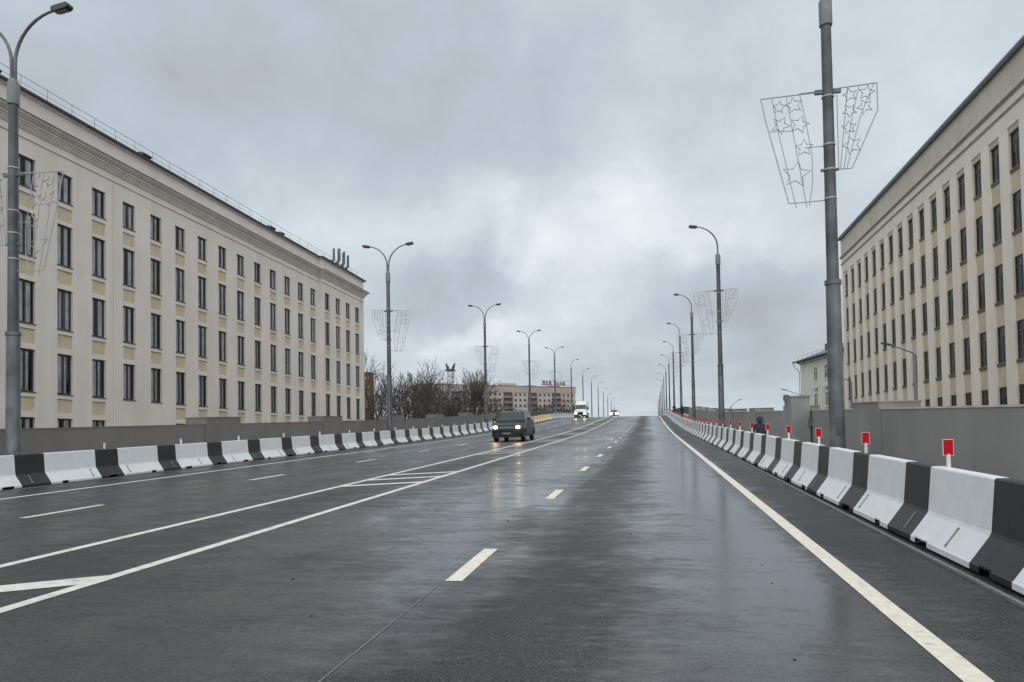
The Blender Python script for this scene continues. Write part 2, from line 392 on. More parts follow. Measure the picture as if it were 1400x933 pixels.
# markings, children of the road
LW = .15
strip('edge_line', 1.65, 1.81, .004, M['paint_cream'], road)
strip('edge_line', -13.72, -13.57, .004, M['paint'], road)
strip('centre_line', -5.37, -5.22, .004, M['paint'], road)
strip('centre_line', -7.07, -6.92, .004, M['paint'], road)
y = 6.62-6.62*1
for k in range(-2, 60):
    y0 = 6.62+6.66*k
    strip('lane_dash', -1.88, -1.72, .004, M['paint_cream'], road, y0, y0+1.65)
for k in range(-1, 50):
    y0 = 10.7+7.2*k
    strip('lane_dash', -10.42, -10.27, .004, M['paint'], road, y0, y0+1.85)
def hatch(ya, yb, w_=.17):  # bar from the left line at ya to the right line at yb, crossing the median
    b = MB(); dirv = Vector((1.55, yb-ya, 0)).normalized()
    for (x, yy) in ((-6.918, ya), (-5.372, yb)):
        pass
    b.quad((-6.918, ya-w_/2, zr(ya-w_/2)+.0045), (-5.372, yb-w_/2, zr(yb-w_/2)+.0045), (-5.372, yb+w_/2, zr(yb+w_/2)+.0045), (-6.918, ya+w_/2, zr(ya+w_/2)+.0045))
    b.obj('hatch_bar', M['paint'], road)
hatch(5.35, 6.4, .42)
for gy in (16.0, 17.6, 19.15): hatch(gy, gy+.95, .34)
for base in (29.5, 43, 57, 71, 86, 101, 116):
    for k in range(3): hatch(base+1.6*k, base+1.6*k+.95, .34)
strip('setting_out_line', -1.90, -1.892, .004, M['string'], road, 1.2, 6.55, .5)
strip('setting_out_line', -1.745, -1.741, .004, M['string'], road, 8.4, 11.0, .5)
for y in (3.1, 7.0, 11.0):
    pass

# small grit, leaves and paint spots on the carriageway
b = MB(); rg = random.Random(3)
for i in range(260):
    y = 2+58*rg.random()**1.7; x = rg.uniform(-15, 2.6); r_ = rg.uniform(.006, .022); a0 = rg.uniform(0, 6)
    z0 = zr(y)
    vs = [(x+r_*math.cos(a0+2*PI*k/5)*rg.uniform(.6, 1.3), y+r_*math.sin(a0+2*PI*k/5)*rg.uniform(.6, 1.6), z0+.002) for k in range(5)]+[(x, y, z0+.002+r_*.5)]
    b.add(vs, [(k, (k+1) % 5, 5) for k in range(5)])
tag(b.obj('road_grit', M['cartrim']), 'tiny dark grit and leaf bits scattered over the wet road', 'grit', kind='stuff')

# thin steel strip at the foot of each barrier row
for x in (2.70, -15.28):
    b = MB()
    for y in YS: b.v += [(x-.02, y, zr(y)-.01), (x-.02, y, zr(y)+.025), (x+.02, y, zr(y)+.025), (x+.02, y, zr(y)-.01)]
    for i in range(len(YS)-1):
        for k in range(3): b.f.append((4*i+k, 4*i+k+1, 4*i+5+k, 4*i+4+k)); b.mi.append(0)
    b.obj('kerb_strip', M['slot'], road)

# ------------------------------------------------------------------ barrier blocks
PROF = [(0, .03), (0, .085), (.012, .095), (.178, .325), (.192, .36), (.232, .83), (.245, .845), (.36, .845), (.373, .83), (.413, .36), (.427, .325), (.593, .095), (.605, .085), (.605, .03)]
def barrier_row(side, toe_x, first, L, n, white0, period, dark, where, cols=None):
    sgn = 1 if side == 'right' else -1
    # shared reflector meshes
    post = MB(); post.tube([(0, 0, -.02), (0, 0, .15)], .022, 8); pm = post.mesh('reflector_post', M['plast'])
    pl = MB()
    if side == 'right':
        pl.box(-.051, .051, -.008, .008, 0, .178, 0); pl.box(-.046, .046, -.0125, -.0085, .006, .172, 1)
        plm = pl.mesh('reflector_plate', [M['plast'], M['red']])
    else:
        pl.box(-.035, .035, -.006, .006, -.03, .10, 0); pl.box(-.025, .025, -.0105, -.0065, .03, .08, 1)
        plm = pl.mesh('reflector_plate', [M['plast'], M['slot']])
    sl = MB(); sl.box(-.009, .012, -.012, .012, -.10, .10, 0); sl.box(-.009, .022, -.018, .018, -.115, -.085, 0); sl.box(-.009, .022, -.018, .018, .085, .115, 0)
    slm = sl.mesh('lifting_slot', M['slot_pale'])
    for k in range(n):
        yc = first+L*k; y0, y1 = yc-L/2+.0015, yc+L/2-.0015
        base = zr(y0); t = thing('barrier_block', '%s striped concrete barrier block in the row %s' % (ordn(k), where),
                                 'barrier', (sgn*0+toe_x, yc, zr(yc)), 0, 'striped barrier blocks on the %s' % side)
        wm, dm = M['bar_white'], M['bar_dark']
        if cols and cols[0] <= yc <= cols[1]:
            wm, dm = M['bar_pale_glow'], M['bar_deep_glow']  # these blocks carry orange light painted into both stripe colours
            t['label'] = '%s barrier block in the row %s, stripes coloured as if lit orange' % (ordn(k), where)
        b = MB(); cuts = [y0]; nf = .17
        q = math.floor((y0-white0)/period)*period+white0
        while q < y1:
            for e in (q, q+period-dark):
                if y0+.02 < e < y1-.02: cuts.append(e)
            q += period
        notch = [(yc-nf, yc+nf), (y0, y0+.10), (y1-.10, y1)]
        for a, c_ in notch:
            for e in (a, c_):
                if y0+.001 < e < y1-.001: cuts.append(e)
        cuts.append(y1); cuts = sorted(cuts)
        np_ = len(PROF); ring = []
        for e in cuts:
            zz = zr(e)-zr(yc)
            ring.append([(sgn*px, e-yc, zz+pz) for px, pz in PROF])
        o = 0
        def isn(mid): return any(a < mid < c_ for a, c_ in notch)
        for i in range(len(cuts)-1):
            mid = (cuts[i]+cuts[i+1])/2; ph = (mid-white0) % period
            mi = 0 if ph < period-dark else 1
            A = [list(p) for p in ring[i]]; B = [list(p) for p in ring[i+1]]
            if isn(mid):
                for R_ in (A, B):
                    for j in (0, 1, np_-2, np_-1):
                        R_[j][2] += .055 if j in (0, np_-1) else .02
            vs = A+B
            fs = [(j, j+1, j+1+np_, j+np_) for j in range(np_-1)]+[(np_-1, 0, np_, 2*np_-1)]
            b.add(vs, fs, mi)
            if i == 0: b.add(A, [tuple(range(np_))[::-1]], mi)
            if i == len(cuts)-2: b.add(B, [tuple(range(np_))], mi)
            else:
                pass
        bm_ = b.mesh('body', [wm, dm]); link('body', bm_, t)
        dy = (.6, -.6) if side == 'right' else (.75, -.75)
        for q in dy:
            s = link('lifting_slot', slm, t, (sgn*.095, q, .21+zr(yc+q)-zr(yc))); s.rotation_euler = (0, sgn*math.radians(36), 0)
        p = link('reflector_post', pm, t, (sgn*.30, 0 if side == 'right' else .0, .845)); rp = link('reflector_plate', plm, p, (0, 0, .13 if side == 'right' else .08)); rp.rotation_euler = (random.uniform(-.05, .05), random.uniform(-.04, .04), random.uniform(-.25, .25))
barrier_row('right', 2.82, 8.58-3.04, 3.04, 52, 7.36, 2.33, .80, 'along the right edge')
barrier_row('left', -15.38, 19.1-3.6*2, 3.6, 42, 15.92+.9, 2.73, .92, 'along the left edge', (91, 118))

# ------------------------------------------------------------------ parapet walls
def pwall(side, X, t_, y0, y1, m, boxes, pillar=None):
    sg = 1 if side == 'right' else -1
    lab = {'right': 'long mid grey parapet wall behind the right-hand barriers', 'left': 'long grey brown parapet wall behind the left-hand barriers'}[side]
    w_ = thing('parapet_wall', lab, 'wall', (X, y0, zr(y0)))
    n = int((y1-y0)/3.0)
    def seg(b, xa, xb, za, zb, n=n, ya=y0, yb=y1):
        r = []
        for i in range(n+1):
            y = ya+(yb-ya)*i/n; zz = zr(y)-zr(y0)
            r.append([(xa, y-y0, zz+za), (xb, y-y0, zz+za), (xb, y-y0, zz+zb), (xa, y-y0, zz+zb)])
        for i in range(n):
            b.add(r[i]+r[i+1], [(j, (j+1) % 4, (j+1) % 4+4, j+4) for j in range(4)])
        b.add(r[0], [(0, 1, 2, 3)]); b.add(r[-1], [(0, 1, 2, 3)])
    # cast panels with fine joints
    k = int((y1-y0)/6)
    for i in range(k):
        a = y0+(y1-y0)*i/k; c = y0+(y1-y0)*(i+1)/k
        b = MB(); seg(b, 0, sg*t_, -.3, 1.47, 3, a+.006, c-.006); b.obj('wall_panel', m, w_)
    b = MB(); seg(b, -sg*.02, sg*(t_+.02), 1.472, 1.51); b.obj('wall_cap', M['cap'] if side == 'right' else m, w_)
    for (a, c, ow, h) in boxes:
        b = MB(); seg(b, -sg*.05, sg*ow, -.3, h, 1, a, c); b.obj('wall_bay', m, w_)
        b = MB(); seg(b, -sg*.07, sg*(ow+.02), h+.001, h+.04, 1, a-.02, c+.02); b.obj('bay_cap', m, w_)
    if pillar:
        b = MB(); b.box(pillar[0]-X, pillar[1]-X, pillar[2]-y0, pillar[3]-y0, zr(pillar[2])-zr(y0)-.1, zr(pillar[2])-zr(y0)+pillar[4]); b.obj('pillar', M['cap_pillar'], w_)
        b = MB(); b.box(pillar[0]-X-.03, pillar[1]-X+.03, pillar[2]-y0-.03, pillar[3]-y0+.03, zr(pillar[2])-zr(y0)+pillar[4]+.001, zr(pillar[2])-zr(y0)+pillar[4]+.05); b.obj('pillar_cap', M['cap_pillar'], w_)
        b = MB(); b.box(.62-.6, .80-.6, -.32, -.2, 1.0, 1.3); b.obj('junction_box', M['galv'], w_, loc=(pillar[1]-X-.1, pillar[2]-y0+.2, zr(pillar[2])-zr(y0)-.1))
M['cap_pillar'] = mat('weathered light grey pillar', (.25, .25, .245), .7, .14, 2, .2, streak=(2, 1.3))
pwall('right', WR, .3, -12, 112, M['wall_grey'], [(20.2+11.15*k-(.0), 22.6+11.15*k, .95, 1.64) for k in range(8)], (5.1, 5.75, 28.3, 29.0, 1.98))
pwall('left', WL, .3, -12, 92, M['wall_brown'], [(29.5+11.9*k, 32.3+11.9*k, .95, 1.78) for k in range(5)]+[(17.6-11.9, 20.4-11.9, .95, 1.6)])
def railing(side, X, y0, y1):
    t = thing('steel_railing', 'dark green steel railing %s after the parapet wall ends' % ('on the left' if side == 'left' else 'on the right'), 'railing', (X, y0, zr(y0)))
    n = int((y1-y0)/2.5)
    for zz_ in (.35, 1.15, 1.45):
        b = MB()
        b.tube([(0, 2.5*i, zr(y0+2.5*i)-zr(y0)+zz_) for i in range(n+1)], .03, 6); b.obj('rail', M['green'], t)
    pm = MB(); pm.box(-.03, .03, -.03, .03, -.1, 1.5); pme = pm.mesh('post', M['green'])
    for i in range(n+1): link('post', pme, t, (0, 2.5*i, zr(y0+2.5*i)-zr(y0)))
    bars = MB()
    for i in range(n*12):
        y = i*2.5/12+.1; q = zr(y0+y)-zr(y0); bars.box(-.01, .01, y, y+.02, q+.35, q+1.45)
    tag(bars.obj('baluster', M['green'], t), kind='stuff')
railing('left', WL+.15, 92.3, 210); railing('right', WR+.15, 112.3, 220)

# ------------------------------------------------------------------ street lamps and star panels
def lamp_proto(double):
    t = thing('street_lamp', '', 'street lamp')
    b = MB(); b.tube([(0, 0, 0), (0, 0, 4.42)], [.195, .178], 20); b.obj('lower_pole', M['galv'], t, True)
    b = MB(); b.tube([(0, 0, 4.421), (0, 0, 4.53)], [.205, .205], 20); b.tube([(0, 0, .001), (0, 0, .05)], .34, 16); b.obj('flange', M['galv'], t, True)
    b = MB(); b.tube([(0, 0, 4.45), (0, 0, 11.2)], [.150, .125], 20); b.obj('upper_pole', M['galv_dark'], t, True)
    b = MB(); b.tube([(0, 0, 11.15), (0, 0, 11.17), (0, 0, 11.80), (0, 0, 11.93)], [.14, .162, .162, .085], 20); b.obj('collar', M['galv_light'], t, True)
    sm = MB(); sm.tube([(0, 0, -.02), (0, 0, .02)], .155, 16); sme = sm.mesh('strap', M['wire'], True)
    for zz_ in (9.3, 8.05, 7.4, 6.65): link('strap', sme, t, (0, 0, zz_))
    hb = MB(); hb.box(-.07, .07, -.2, -.172, .55, 1.0); hb.obj('hatch_door', M['galv_dark'], t)
    for s in ((1, -1) if double else (-1,)):
        o = .055*s if double else 0
        pts = [(o, 0, 11.8), (o, 0, 12.35)]
        for i in range(1, 11):
            a = (PI/2-.12)*i/10; pts.append((o+s*1.52*(1-math.cos(a)), 0, 12.35+1.45*math.sin(a)))
        b = MB(); b.tube(pts, [.052]*2+[.05-.0015*i for i in range(10)], 10); arm = b.obj('arm', M['galv'], t, True)
        h = MB(); x0 = pts[-1][0]; z0 = pts[-1][2]
        pr = [(-.05, -.03), (-.05, .05), (.05, .075), (.44, .07), (.50, .03), (.50, -.04), (.42, -.085), (.08, -.085)]
        for yy in (0,):
            vs = [(x0+s*px, -.12, z0+pz+.14*px) for px, pz in pr]+[(x0+s*px, .12, z0+pz+.14*px) for px, pz in pr]
            n = len(pr); h.add(vs, [(i, (i+1) % n, (i+1) % n+n, i+n) for i in range(n)]+[tuple(range(n)), tuple(range(n, 2*n))[::-1]])
        head = h.obj('lamp_head', M['lamp'], t)
        l = MB(); l.add([(x0+s*.1, -.09, z0-.09+.012), (x0+s*.42, -.09, z0-.09+.05), (x0+s*.42, .09, z0-.09+.05), (x0+s*.1, .09, z0-.09+.012)], [(0, 1, 2, 3)])
        l2 = l.obj('lens', M['lens'], head); l2.location = (0, 0, -.008)
    return t
def star_pts(cx, cz, r, rot, skew=0):
    out = []
    for i in range(10):
        a = rot+PI/2+i*PI/5; rr = r if i % 2 == 0 else r*.46
        out.append((cx+math.cos(a)*rr, 0, cz+math.sin(a)*rr))
    return out
def panel_proto(kind):
    t = thing('star_decoration', '', 'light decoration')
    # local x outward from pole, z down from top bar
    f = MB(); r = .015
    if kind == 'long':
        f.tube([(-.02, 0, 0), (1.5, 0, -.04)], r, 5)
        f.tube([(1.5, 0, -.04), (1.36, 0, -.75), (.86, 0, -2.85)], r, 5)
        f.tube([(.86, 0, -2.85), (-.02, 0, -2.83)], r, 5)
        f.tube([(1.22, 0, -.04), (1.05, 0, -1.1), (.68, 0, -2.98)], r*.8, 5)
        f.tube([(.86, 0, -.04), (.70, 0, -1.1), (.42, 0, -2.98)], r*.8, 5)
        f.tube([(.52, 0, -.02), (.40, 0, -.7), (.26, 0, -1.6), (.26, 0, -2.3), (.36, 0, -2.95)], r*.8, 5)
        f.tube([(0, 0, -1.42), (.44, 0, -1.42)], r*.8, 5); f.tube([(1.33, 0, -.92), (.7, 0, -.95)], r*.7, 5)
        f.tube([(.0, 0, .02), (.55, 0, -.0)], r*1.6, 5)
        stars = [(1.05, -.30, .17, .1), (.68, -.28, .22, -.2), (1.02, -.78, .24, .5), (.55, -.80, .24, .3), (.45, -1.42, .23, 0), (.66, -2.1, .36, .15)]
    else:
        f.tube([(-.02, 0, .05), (1.03, 0, .1)], r, 5)
        f.tube([(1.03, 0, .1), (1.03, 0, -.6), (.38, 0, -2.05)], r, 5)
        f.tube([(.38, 0, -2.05), (-.02, 0, -2.05)], r, 5)
        f.tube([(.95, 0, .08), (.62, 0, -.7), (.25, 0, -2.05)], r*.8, 5)
        f.tube([(.60, 0, .08), (.40, 0, -.8), (.18, 0, -2.05)], r*.8, 5)
        f.tube([(.32, 0, .07), (.22, 0, -.9), (.10, 0, -2.05)], r*.8, 5); f.tube([(.06, 0, -.1), (.06, 0, -2.05)], r*.8, 5)
        stars = [(.38, -.14, .18, .2), (.78, -.12, .2, -.2), (.36, -.55, .18, .6), (.73, -.48, .2, .4), (.34, -.98, .18, .1), (.40, -1.45, .25, .3)]
    f.obj('frame', M['wire'], t)
    bk = MB(); bk.box(-.05, .16, -.04, .04, -.06, .05); bk.obj('bracket', M['galv'], t)
    bk = MB(); bk.box(-.05, .06, -.03, .03, -2.08, -2.02); bk.obj('bracket', M['galv'], t)
    for (cx, cz, rr, ro) in stars:
        s = MB(); s.tube(star_pts(cx, cz, rr, ro), .014, 5, closed=True); so_ = s.obj('star', M['wire'], t); so_.location = (0, .012, 0)
    return t
P_D, P_S = lamp_proto(True), lamp_proto(False)
PAN_L, PAN_S = panel_proto('long'), panel_proto('short')
used = set()
def place(proto, loc, rz, label, group, sx=1):
    o = proto if proto.name not in used else copy_tree(proto)
    used.add(proto.name); o.location = loc; o.rotation_euler = (0, 0, rz)
    o['label'] = label; o['group'] = group; return o
def lamps():
    for side, X, y0, sp, n in (('left', -18.0, 18.3, 31.45, 13), ('right', 4.72, 20.1, 30.4, 13)):
        for k in range(n):
            y = y0+sp*k; zb = zr(y)+.12
            if k == 0: zb += -.33 if side == 'left' else .18
            dbl = side == 'left' and k < 5
            # single arms reach over the carriageway: -x on the right side, +x on the left side
            o = place(P_D if dbl else P_S, (X, y, zb-.02), 0 if (dbl or side == 'right') else PI,
                      '%s street lamp with %s along the %s side' % (ordn(k), 'two curved arms' if dbl else 'one curved arm', side), 'tall street lamps along the bridge')
            if k >= (5 if side == 'left' else 4): continue
            zt = 9.43 if side == 'right' else 9.1
            for out, pk in ((1, 'road'), (-1, 'verge')):
                road_dir = 1 if side == 'left' else -1
                dx = road_dir*out
                proto = PAN_L if pk == 'road' else PAN_S
                place(proto, (X+dx*.16, y, zb+zt), 0 if dx > 0 else PI,
                      '%s wire star panel on the %s street lamp of the %s side' % ('long' if pk == 'road' else 'short', ordn(k), side), 'wire star decorations on lamp poles')
lamps()

# ------------------------------------------------------------------ facade tools
def facade(name, X, nx, y0, y1, z0, z1, holes, depth, mats, parent, panels=()):
    """wall sheet in the plane x=X seen from nx side with recessed openings"""
    ysn = sorted({y0, y1, *[h[0] for h in holes], *[h[1] for h in holes], *[p[0] for p in panels], *[p[1] for p in panels]})
    zsn = sorted({z0, z1, *[h[2] for h in holes], *[h[3] for h in holes], *[p[2] for p in panels], *[p[3] for p in panels]})
    H = [(h, depth) for h in holes]+[(p, .0799) for p in panels]
    b = MB()
    covered = {}
    for (h, dp) in H:
        for i in range(len(ysn)-1):
            if h[0]-1e-6 <= ysn[i] < h[1]-1e-6:
                for j in range(len(zsn)-1):
                    if h[2]-1e-6 <= zsn[j] < h[3]-1e-6: covered[(i, j)] = 1
    for i in range(len(ysn)-1):
        j = 0
        while j < len(zsn)-1:
            if (i, j) in covered: j += 1; continue
            k = j
            while k+1 < len(zsn)-1 and (i, k+1) not in covered: k += 1
            a, c = zsn[j], zsn[k+1]
            b.quad((X, ysn[i], a), (X, ysn[i+1], a), (X, ysn[i+1], c), (X, ysn[i], c)); j = k+1
    for (h, dp) in H:
        ya, yb, za, zb = h; x2 = X-nx*dp; mi = 1 if dp > .1 else 0
        b.quad((X, ya, za), (x2, ya, za), (x2, ya, zb), (X, ya, zb), mi); b.quad((X, yb, za), (x2, yb, za), (x2, yb, zb), (X, yb, zb), mi)
        b.quad((X, ya, za), (x2, ya, za), (x2, yb, za), (X, yb, za), mi); b.quad((X, ya, zb), (x2, ya, zb), (x2, yb, zb), (X, yb, zb), mi)
    return b.obj(name, mats, parent)
def window_meshes(w_, h, nx, kind, seed):
    """meshes in local coords, centre bottom at origin, outside = +nx x"""
    rnd = random.Random(seed)
    f = MB(); t = .09 if kind == 'left' else .05; dx = .025
    def fb(ya, yb, za, zb): f.box(-dx, dx, ya, yb, za, zb)
    hw = w_/2
    fb(-hw, -hw+t, 0, h); fb(hw-t, hw, 0, h); fb(-hw+t, hw-t, 0, t); fb(-hw+t, hw-t, h-t, h)
    if kind == 'left':
        fb(-.06, .06, t, h-t)
    else:
        fb(-.03, .03, t, h-t-.6); fb(-hw+t, hw-t, h-.62, h-.56)
    fm = f.mesh('frame', M['frame'] if kind == 'left' else M['frame_grey'])
    p = MB(); p.quad((0, -hw+t, t), (0, hw-t, t), (0, hw-t, h-t), (0, -hw+t, h-t)); pm = p.mesh('pane', M['glass'] if kind == 'left' else M['glass_dull'])
    if pm.polygons[0].normal.x*nx < 0: pm.flip_normals()
    c = MB()
    n = 12
    def drape(ya, yb, za, zb, off):
        vs = []; k = max(4, int((yb-ya)/.05))
        for i in range(k+1):
            y = ya+(yb-ya)*i/k; x = -nx*(off-.08+.02*math.sin(i*1.9+seed)); vs += [(x, y, za), (x, y, zb)]
        c.add(vs, [(2*i, 2*i+1, 2*i+3, 2*i+2) for i in range(k)])
    if kind == 'left':
        v = seed % 5
        if v in (0, 3): drape(-hw+.16, -.10, t, h-t, .14); drape(.10, hw-.16, t, h-t, .14)
        elif v == 1: drape(-hw+.08, -hw+.35, t, h-t, .14); drape(.1, hw-.1, t, h-t, .14)
        elif v == 2: drape(-.25, .2, t, h-t, .16); drape(hw-.35, hw-.1, t, h-t, .14)
        else: drape(-hw+.2, hw-.25, t, h-t, .16)
    else:
        v = seed % 4
        drape(-hw+.06, hw-.06, [.1, .1, h*.45, .1][v], h-t, .15)
    cm = c.mesh('curtain', M['curtain'] if kind == 'left' else M['blind'])
    r = MB(); r.quad((-nx*.5, -hw-.3, -.2), (-nx*.5, hw+.3, -.2), (-nx*.5, hw+.3, h+.2), (-nx*.5, -hw-.3, h+.2)); rm = r.mesh('room', M['room'])
    return fm, pm, cm, rm
def put_window(ms, parent, loc):
    fm, pm, cm, rm = ms
    wdw = link('window', fm, parent, loc)
    link('pane', pm, wdw); link('curtain', cm, wdw); link('room', rm, wdw)

# ------------------------------------------------------------------ left building
def left_building():
    X = -36.0; Y0, Y1, YP = 29.0, 89.3, 77.0; PX = .35
    t = thing('office_building', 'long pale pinkish office building with ochre panels on the left', 'building', (0, 0, 0))
    rows = [(17.35, 19.15), (13.3, 15.88), (9.25, 11.8), (5.2, 7.72), (1.2, 3.68)]
    pans = [(16.1, 17.0), (12.1, 13.0), (8.05, 8.95), (4.0, 4.9)]
    cols = [37.55+2.92*k for k in range(-3, 18)]
    hw = .62
    gate = [(2.35, 3.35)]
    ms = {}
    W = [[], []]; P = [[], []]
    for ci, c in enumerate(cols):
        s = 1 if c > YP else 0; k = ci-3
        for ri, (a, b_) in enumerate(rows):
            if ri == 4 and k in (3, 4): continue
            W[s].append((c-hw, c+hw, a, b_, ri, ci))
        for pi_, (a, b_) in enumerate(pans):
            if pi_ == 3 and k in (3, 4): continue
            P[s].append((c-hw, c+hw, a, b_))
    bz, tz = -2.6, 20.2
    for s, (ya, yb, x) in enumerate(((Y0, YP, X), (YP, Y1, X+PX))):
        holes = [h[:4] for h in W[s]]
        if s == 0: holes = holes+[(45.5, 49.9, -2.4, 3.28)]
        facade('wall', x, 1, ya, yb, bz, tz, holes, .20, [M['plaster'], M['jamb']], t, P[s])
        pmesh = {}
        for p in P[s]:
            q = MB(); hh = p[3]-p[2]
            q.box(-.02, 0, p[0], p[1], p[2], p[3]); q.obj('ochre_panel', M['ochre'], t, loc=(x-.078, 0, 0))
        for (a, b_, c, d_, ri, ci) in W[s]:
            key = (round(d_-c, 2), (ci*7+ri*3+ci*ri) % 5)
            if key not in ms: ms[key] = window_meshes(2*hw, d_-c, 1, 'left', key[1])
            put_window(ms[key], t, (x-.17, (a+b_)/2, c))
            sb = 'sill%d' % 0
            if sb not in ms:
                q = MB(); q.box(-.24, .05, -hw-.03, hw+.03, -.05, -.003); ms[sb] = q.mesh('sill', M['metal_dark'])
            link('sill', ms[sb], t, (x, (a+b_)/2, c))
    # gateway
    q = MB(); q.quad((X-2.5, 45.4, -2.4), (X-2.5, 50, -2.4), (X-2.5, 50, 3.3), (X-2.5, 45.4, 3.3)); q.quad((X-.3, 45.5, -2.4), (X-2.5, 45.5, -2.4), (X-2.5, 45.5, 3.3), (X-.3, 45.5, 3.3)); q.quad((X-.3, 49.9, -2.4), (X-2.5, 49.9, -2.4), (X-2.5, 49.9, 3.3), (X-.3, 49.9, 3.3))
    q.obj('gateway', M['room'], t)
    # return of the projecting bay + end walls
    q = MB(); q.quad((X, YP, bz), (X+PX, YP, bz), (X+PX, YP, tz), (X, YP, tz))
    q.quad((X+PX, Y1, bz), (X-15, Y1, bz), (X-15, Y1, 22.9), (X+PX-.002, Y1, 22.9)); q.quad((X, Y0, bz), (X-15, Y0, bz), (X-15, Y0, 22.9), (X, Y0, 22.9)); q.quad((X-15, Y0, bz), (X-15, Y1, bz), (X-15, Y1, 22.9), (X-15, Y0, 22.9))
    q.obj('end_wall', M['plaster'], t)
    # cornice: stacked mouldings that follow the plan
    def run(name, prof, m, ov=True):
        """prof = closed (out, z) polygon, swept along facade, bay projection and round the far corner"""
        path = [(X, Y0, 0), (X, YP, 1), (X+PX, YP, 2), (X+PX, Y1, 3), (X-15, Y1, 4)]
        b = MB(); n = len(prof); rings = []
        def off(i, o):
            if i == 0: return (X+o, Y0)
            if i == 1: return (X+o, YP-o)
            if i == 2: return (X+PX+o, YP-o)
            if i == 3: return (X+PX+o, Y1+o)
            return (X-15, Y1+o)
        for i in range(5): rings.append([(*off(i, o), z_) for o, z_ in prof])
        for i in range(4): b.add(rings[i]+rings[i+1], [(j, (j+1) % n, (j+1) % n+n, j+n) for j in range(n)])
        b.add(rings[0], [tuple(range(n))]); b.add(rings[4], [tuple(range(n))[::-1]])
        return b.obj(name, m, t)
    run('string_course', [(-.1, 20.2), (.07, 20.2), (.07, 20.27), (.03, 20.33), (-.1, 20.33)], M['plaster_dark'])
    run('frieze', [(-.1, 20.332), (.0, 20.332), (.0, 20.70), (-.1, 20.70)], M['plaster'])
    run('cornice', [(-.1, 20.702), (.08, 20.702), (.08, 20.80), (.14, 20.80), (.14, 20.90), (.22, 20.94), (.22, 21.06), (.30, 21.06), (.30, 21.18), (.44, 21.24), (.44, 21.32), (.52, 21.32), (.60, 21.44), (.60, 21.50), (-.1, 21.60)], M['plaster_dark'])
    run('cornice_flashing', [(.1, 21.59), (.62, 21.503), (.64, 21.47), (.64, 21.52), (.1, 21.62)], M['metal_dark'])
    run('parapet', [(-.30, 21.605), (-.02, 21.605), (-.02, 22.75), (-.30, 22.75)], M['plaster'])
    run('parapet_coping', [(-.35, 22.752), (.06, 22.752), (.06, 22.82), (.14, 22.86), (.14, 22.93), (-.35, 23.0)], M['plaster_dark'])
    run('roof_edge', [(-.35, 23.003), (.17, 22.935), (.30, 22.90), (.32, 23.03), (-.35, 23.12)], M['metal_dark'])
    q = MB(); q.quad((X-14.9, Y0, 23.0), (X-.3, Y0, 22.9), (X-.3, Y1-.1, 22.9), (X-14.9, Y1-.1, 23.0)); q.obj('roof', M['roofmetal'], t)
    # rainwater pipe lines, railing, vents, antennas
    q = MB(); q.tube([(X+.06, 44.75, -2), (X+.06, 44.75, 20.1)], .035, 8); q.obj('downpipe', M['plaster'], t)
    q = MB()
    q.tube([(X-.15, Y0, 23.95), (X-.15, Y1-.4, 23.95)], .018, 5); q.tube([(X-.15, Y0, 23.55), (X-.15, Y1-.4, 23.55)], .012, 5)
    q.obj('handrail', M['galv'], t)
    pm = MB(); pm.tube([(0, 0, 0), (0, 0, .93)], .014, 5); pme = pm.mesh('rail_post', M['galv'])
    for k in range(31): link('rail_post', pme, t, (X-.15, Y0+.4+1.97*k, 23.02))
    for yy, ln in ((35.2, .4), (47.8, .9), (66.2, .9), (68.2, .5)):
        q = MB(); q.prism_y([(-.3, 0), (.35, 0), (.45, .14), (.05, .26), (-.3, .22)], -ln/2, ln/2); q.obj('roof_hatch', M['metal_dark'], t, loc=(X-.0, yy, 23.06))
    for i, (yy, dx, h) in enumerate(((81.6, -.3, 2.1), (82.5, -.1, 2.3), (83.2, -.3, 2.5), (83.9, -.1, 2.2), (84.6, -.3, 2.5), (85.3, -.1, 2.2))):
        a = thing('mobile_antenna', '%s cell antenna mast on the far roof corner of the left building' % ('leftmost', 'second', 'third', 'fourth', 'fifth', 'rightmost')[i], 'antenna', (X+dx, yy, 23.0), 0, 'cell antennas on the left roof')
        q = MB(); q.tube([(0, 0, 0), (0, 0, h)], .06, 6); q.obj('mast', M['galv_light'], a)
        q = MB(); q.box(.06, .20, -.11, .11, h-1.4, h+.1); q.obj('antenna_panel', M['galv'], a)
        q = MB(); q.box(-.26, -.07, -.16, .16, .3, .85); q.obj('radio_unit', M['galv'], a)
left_building()

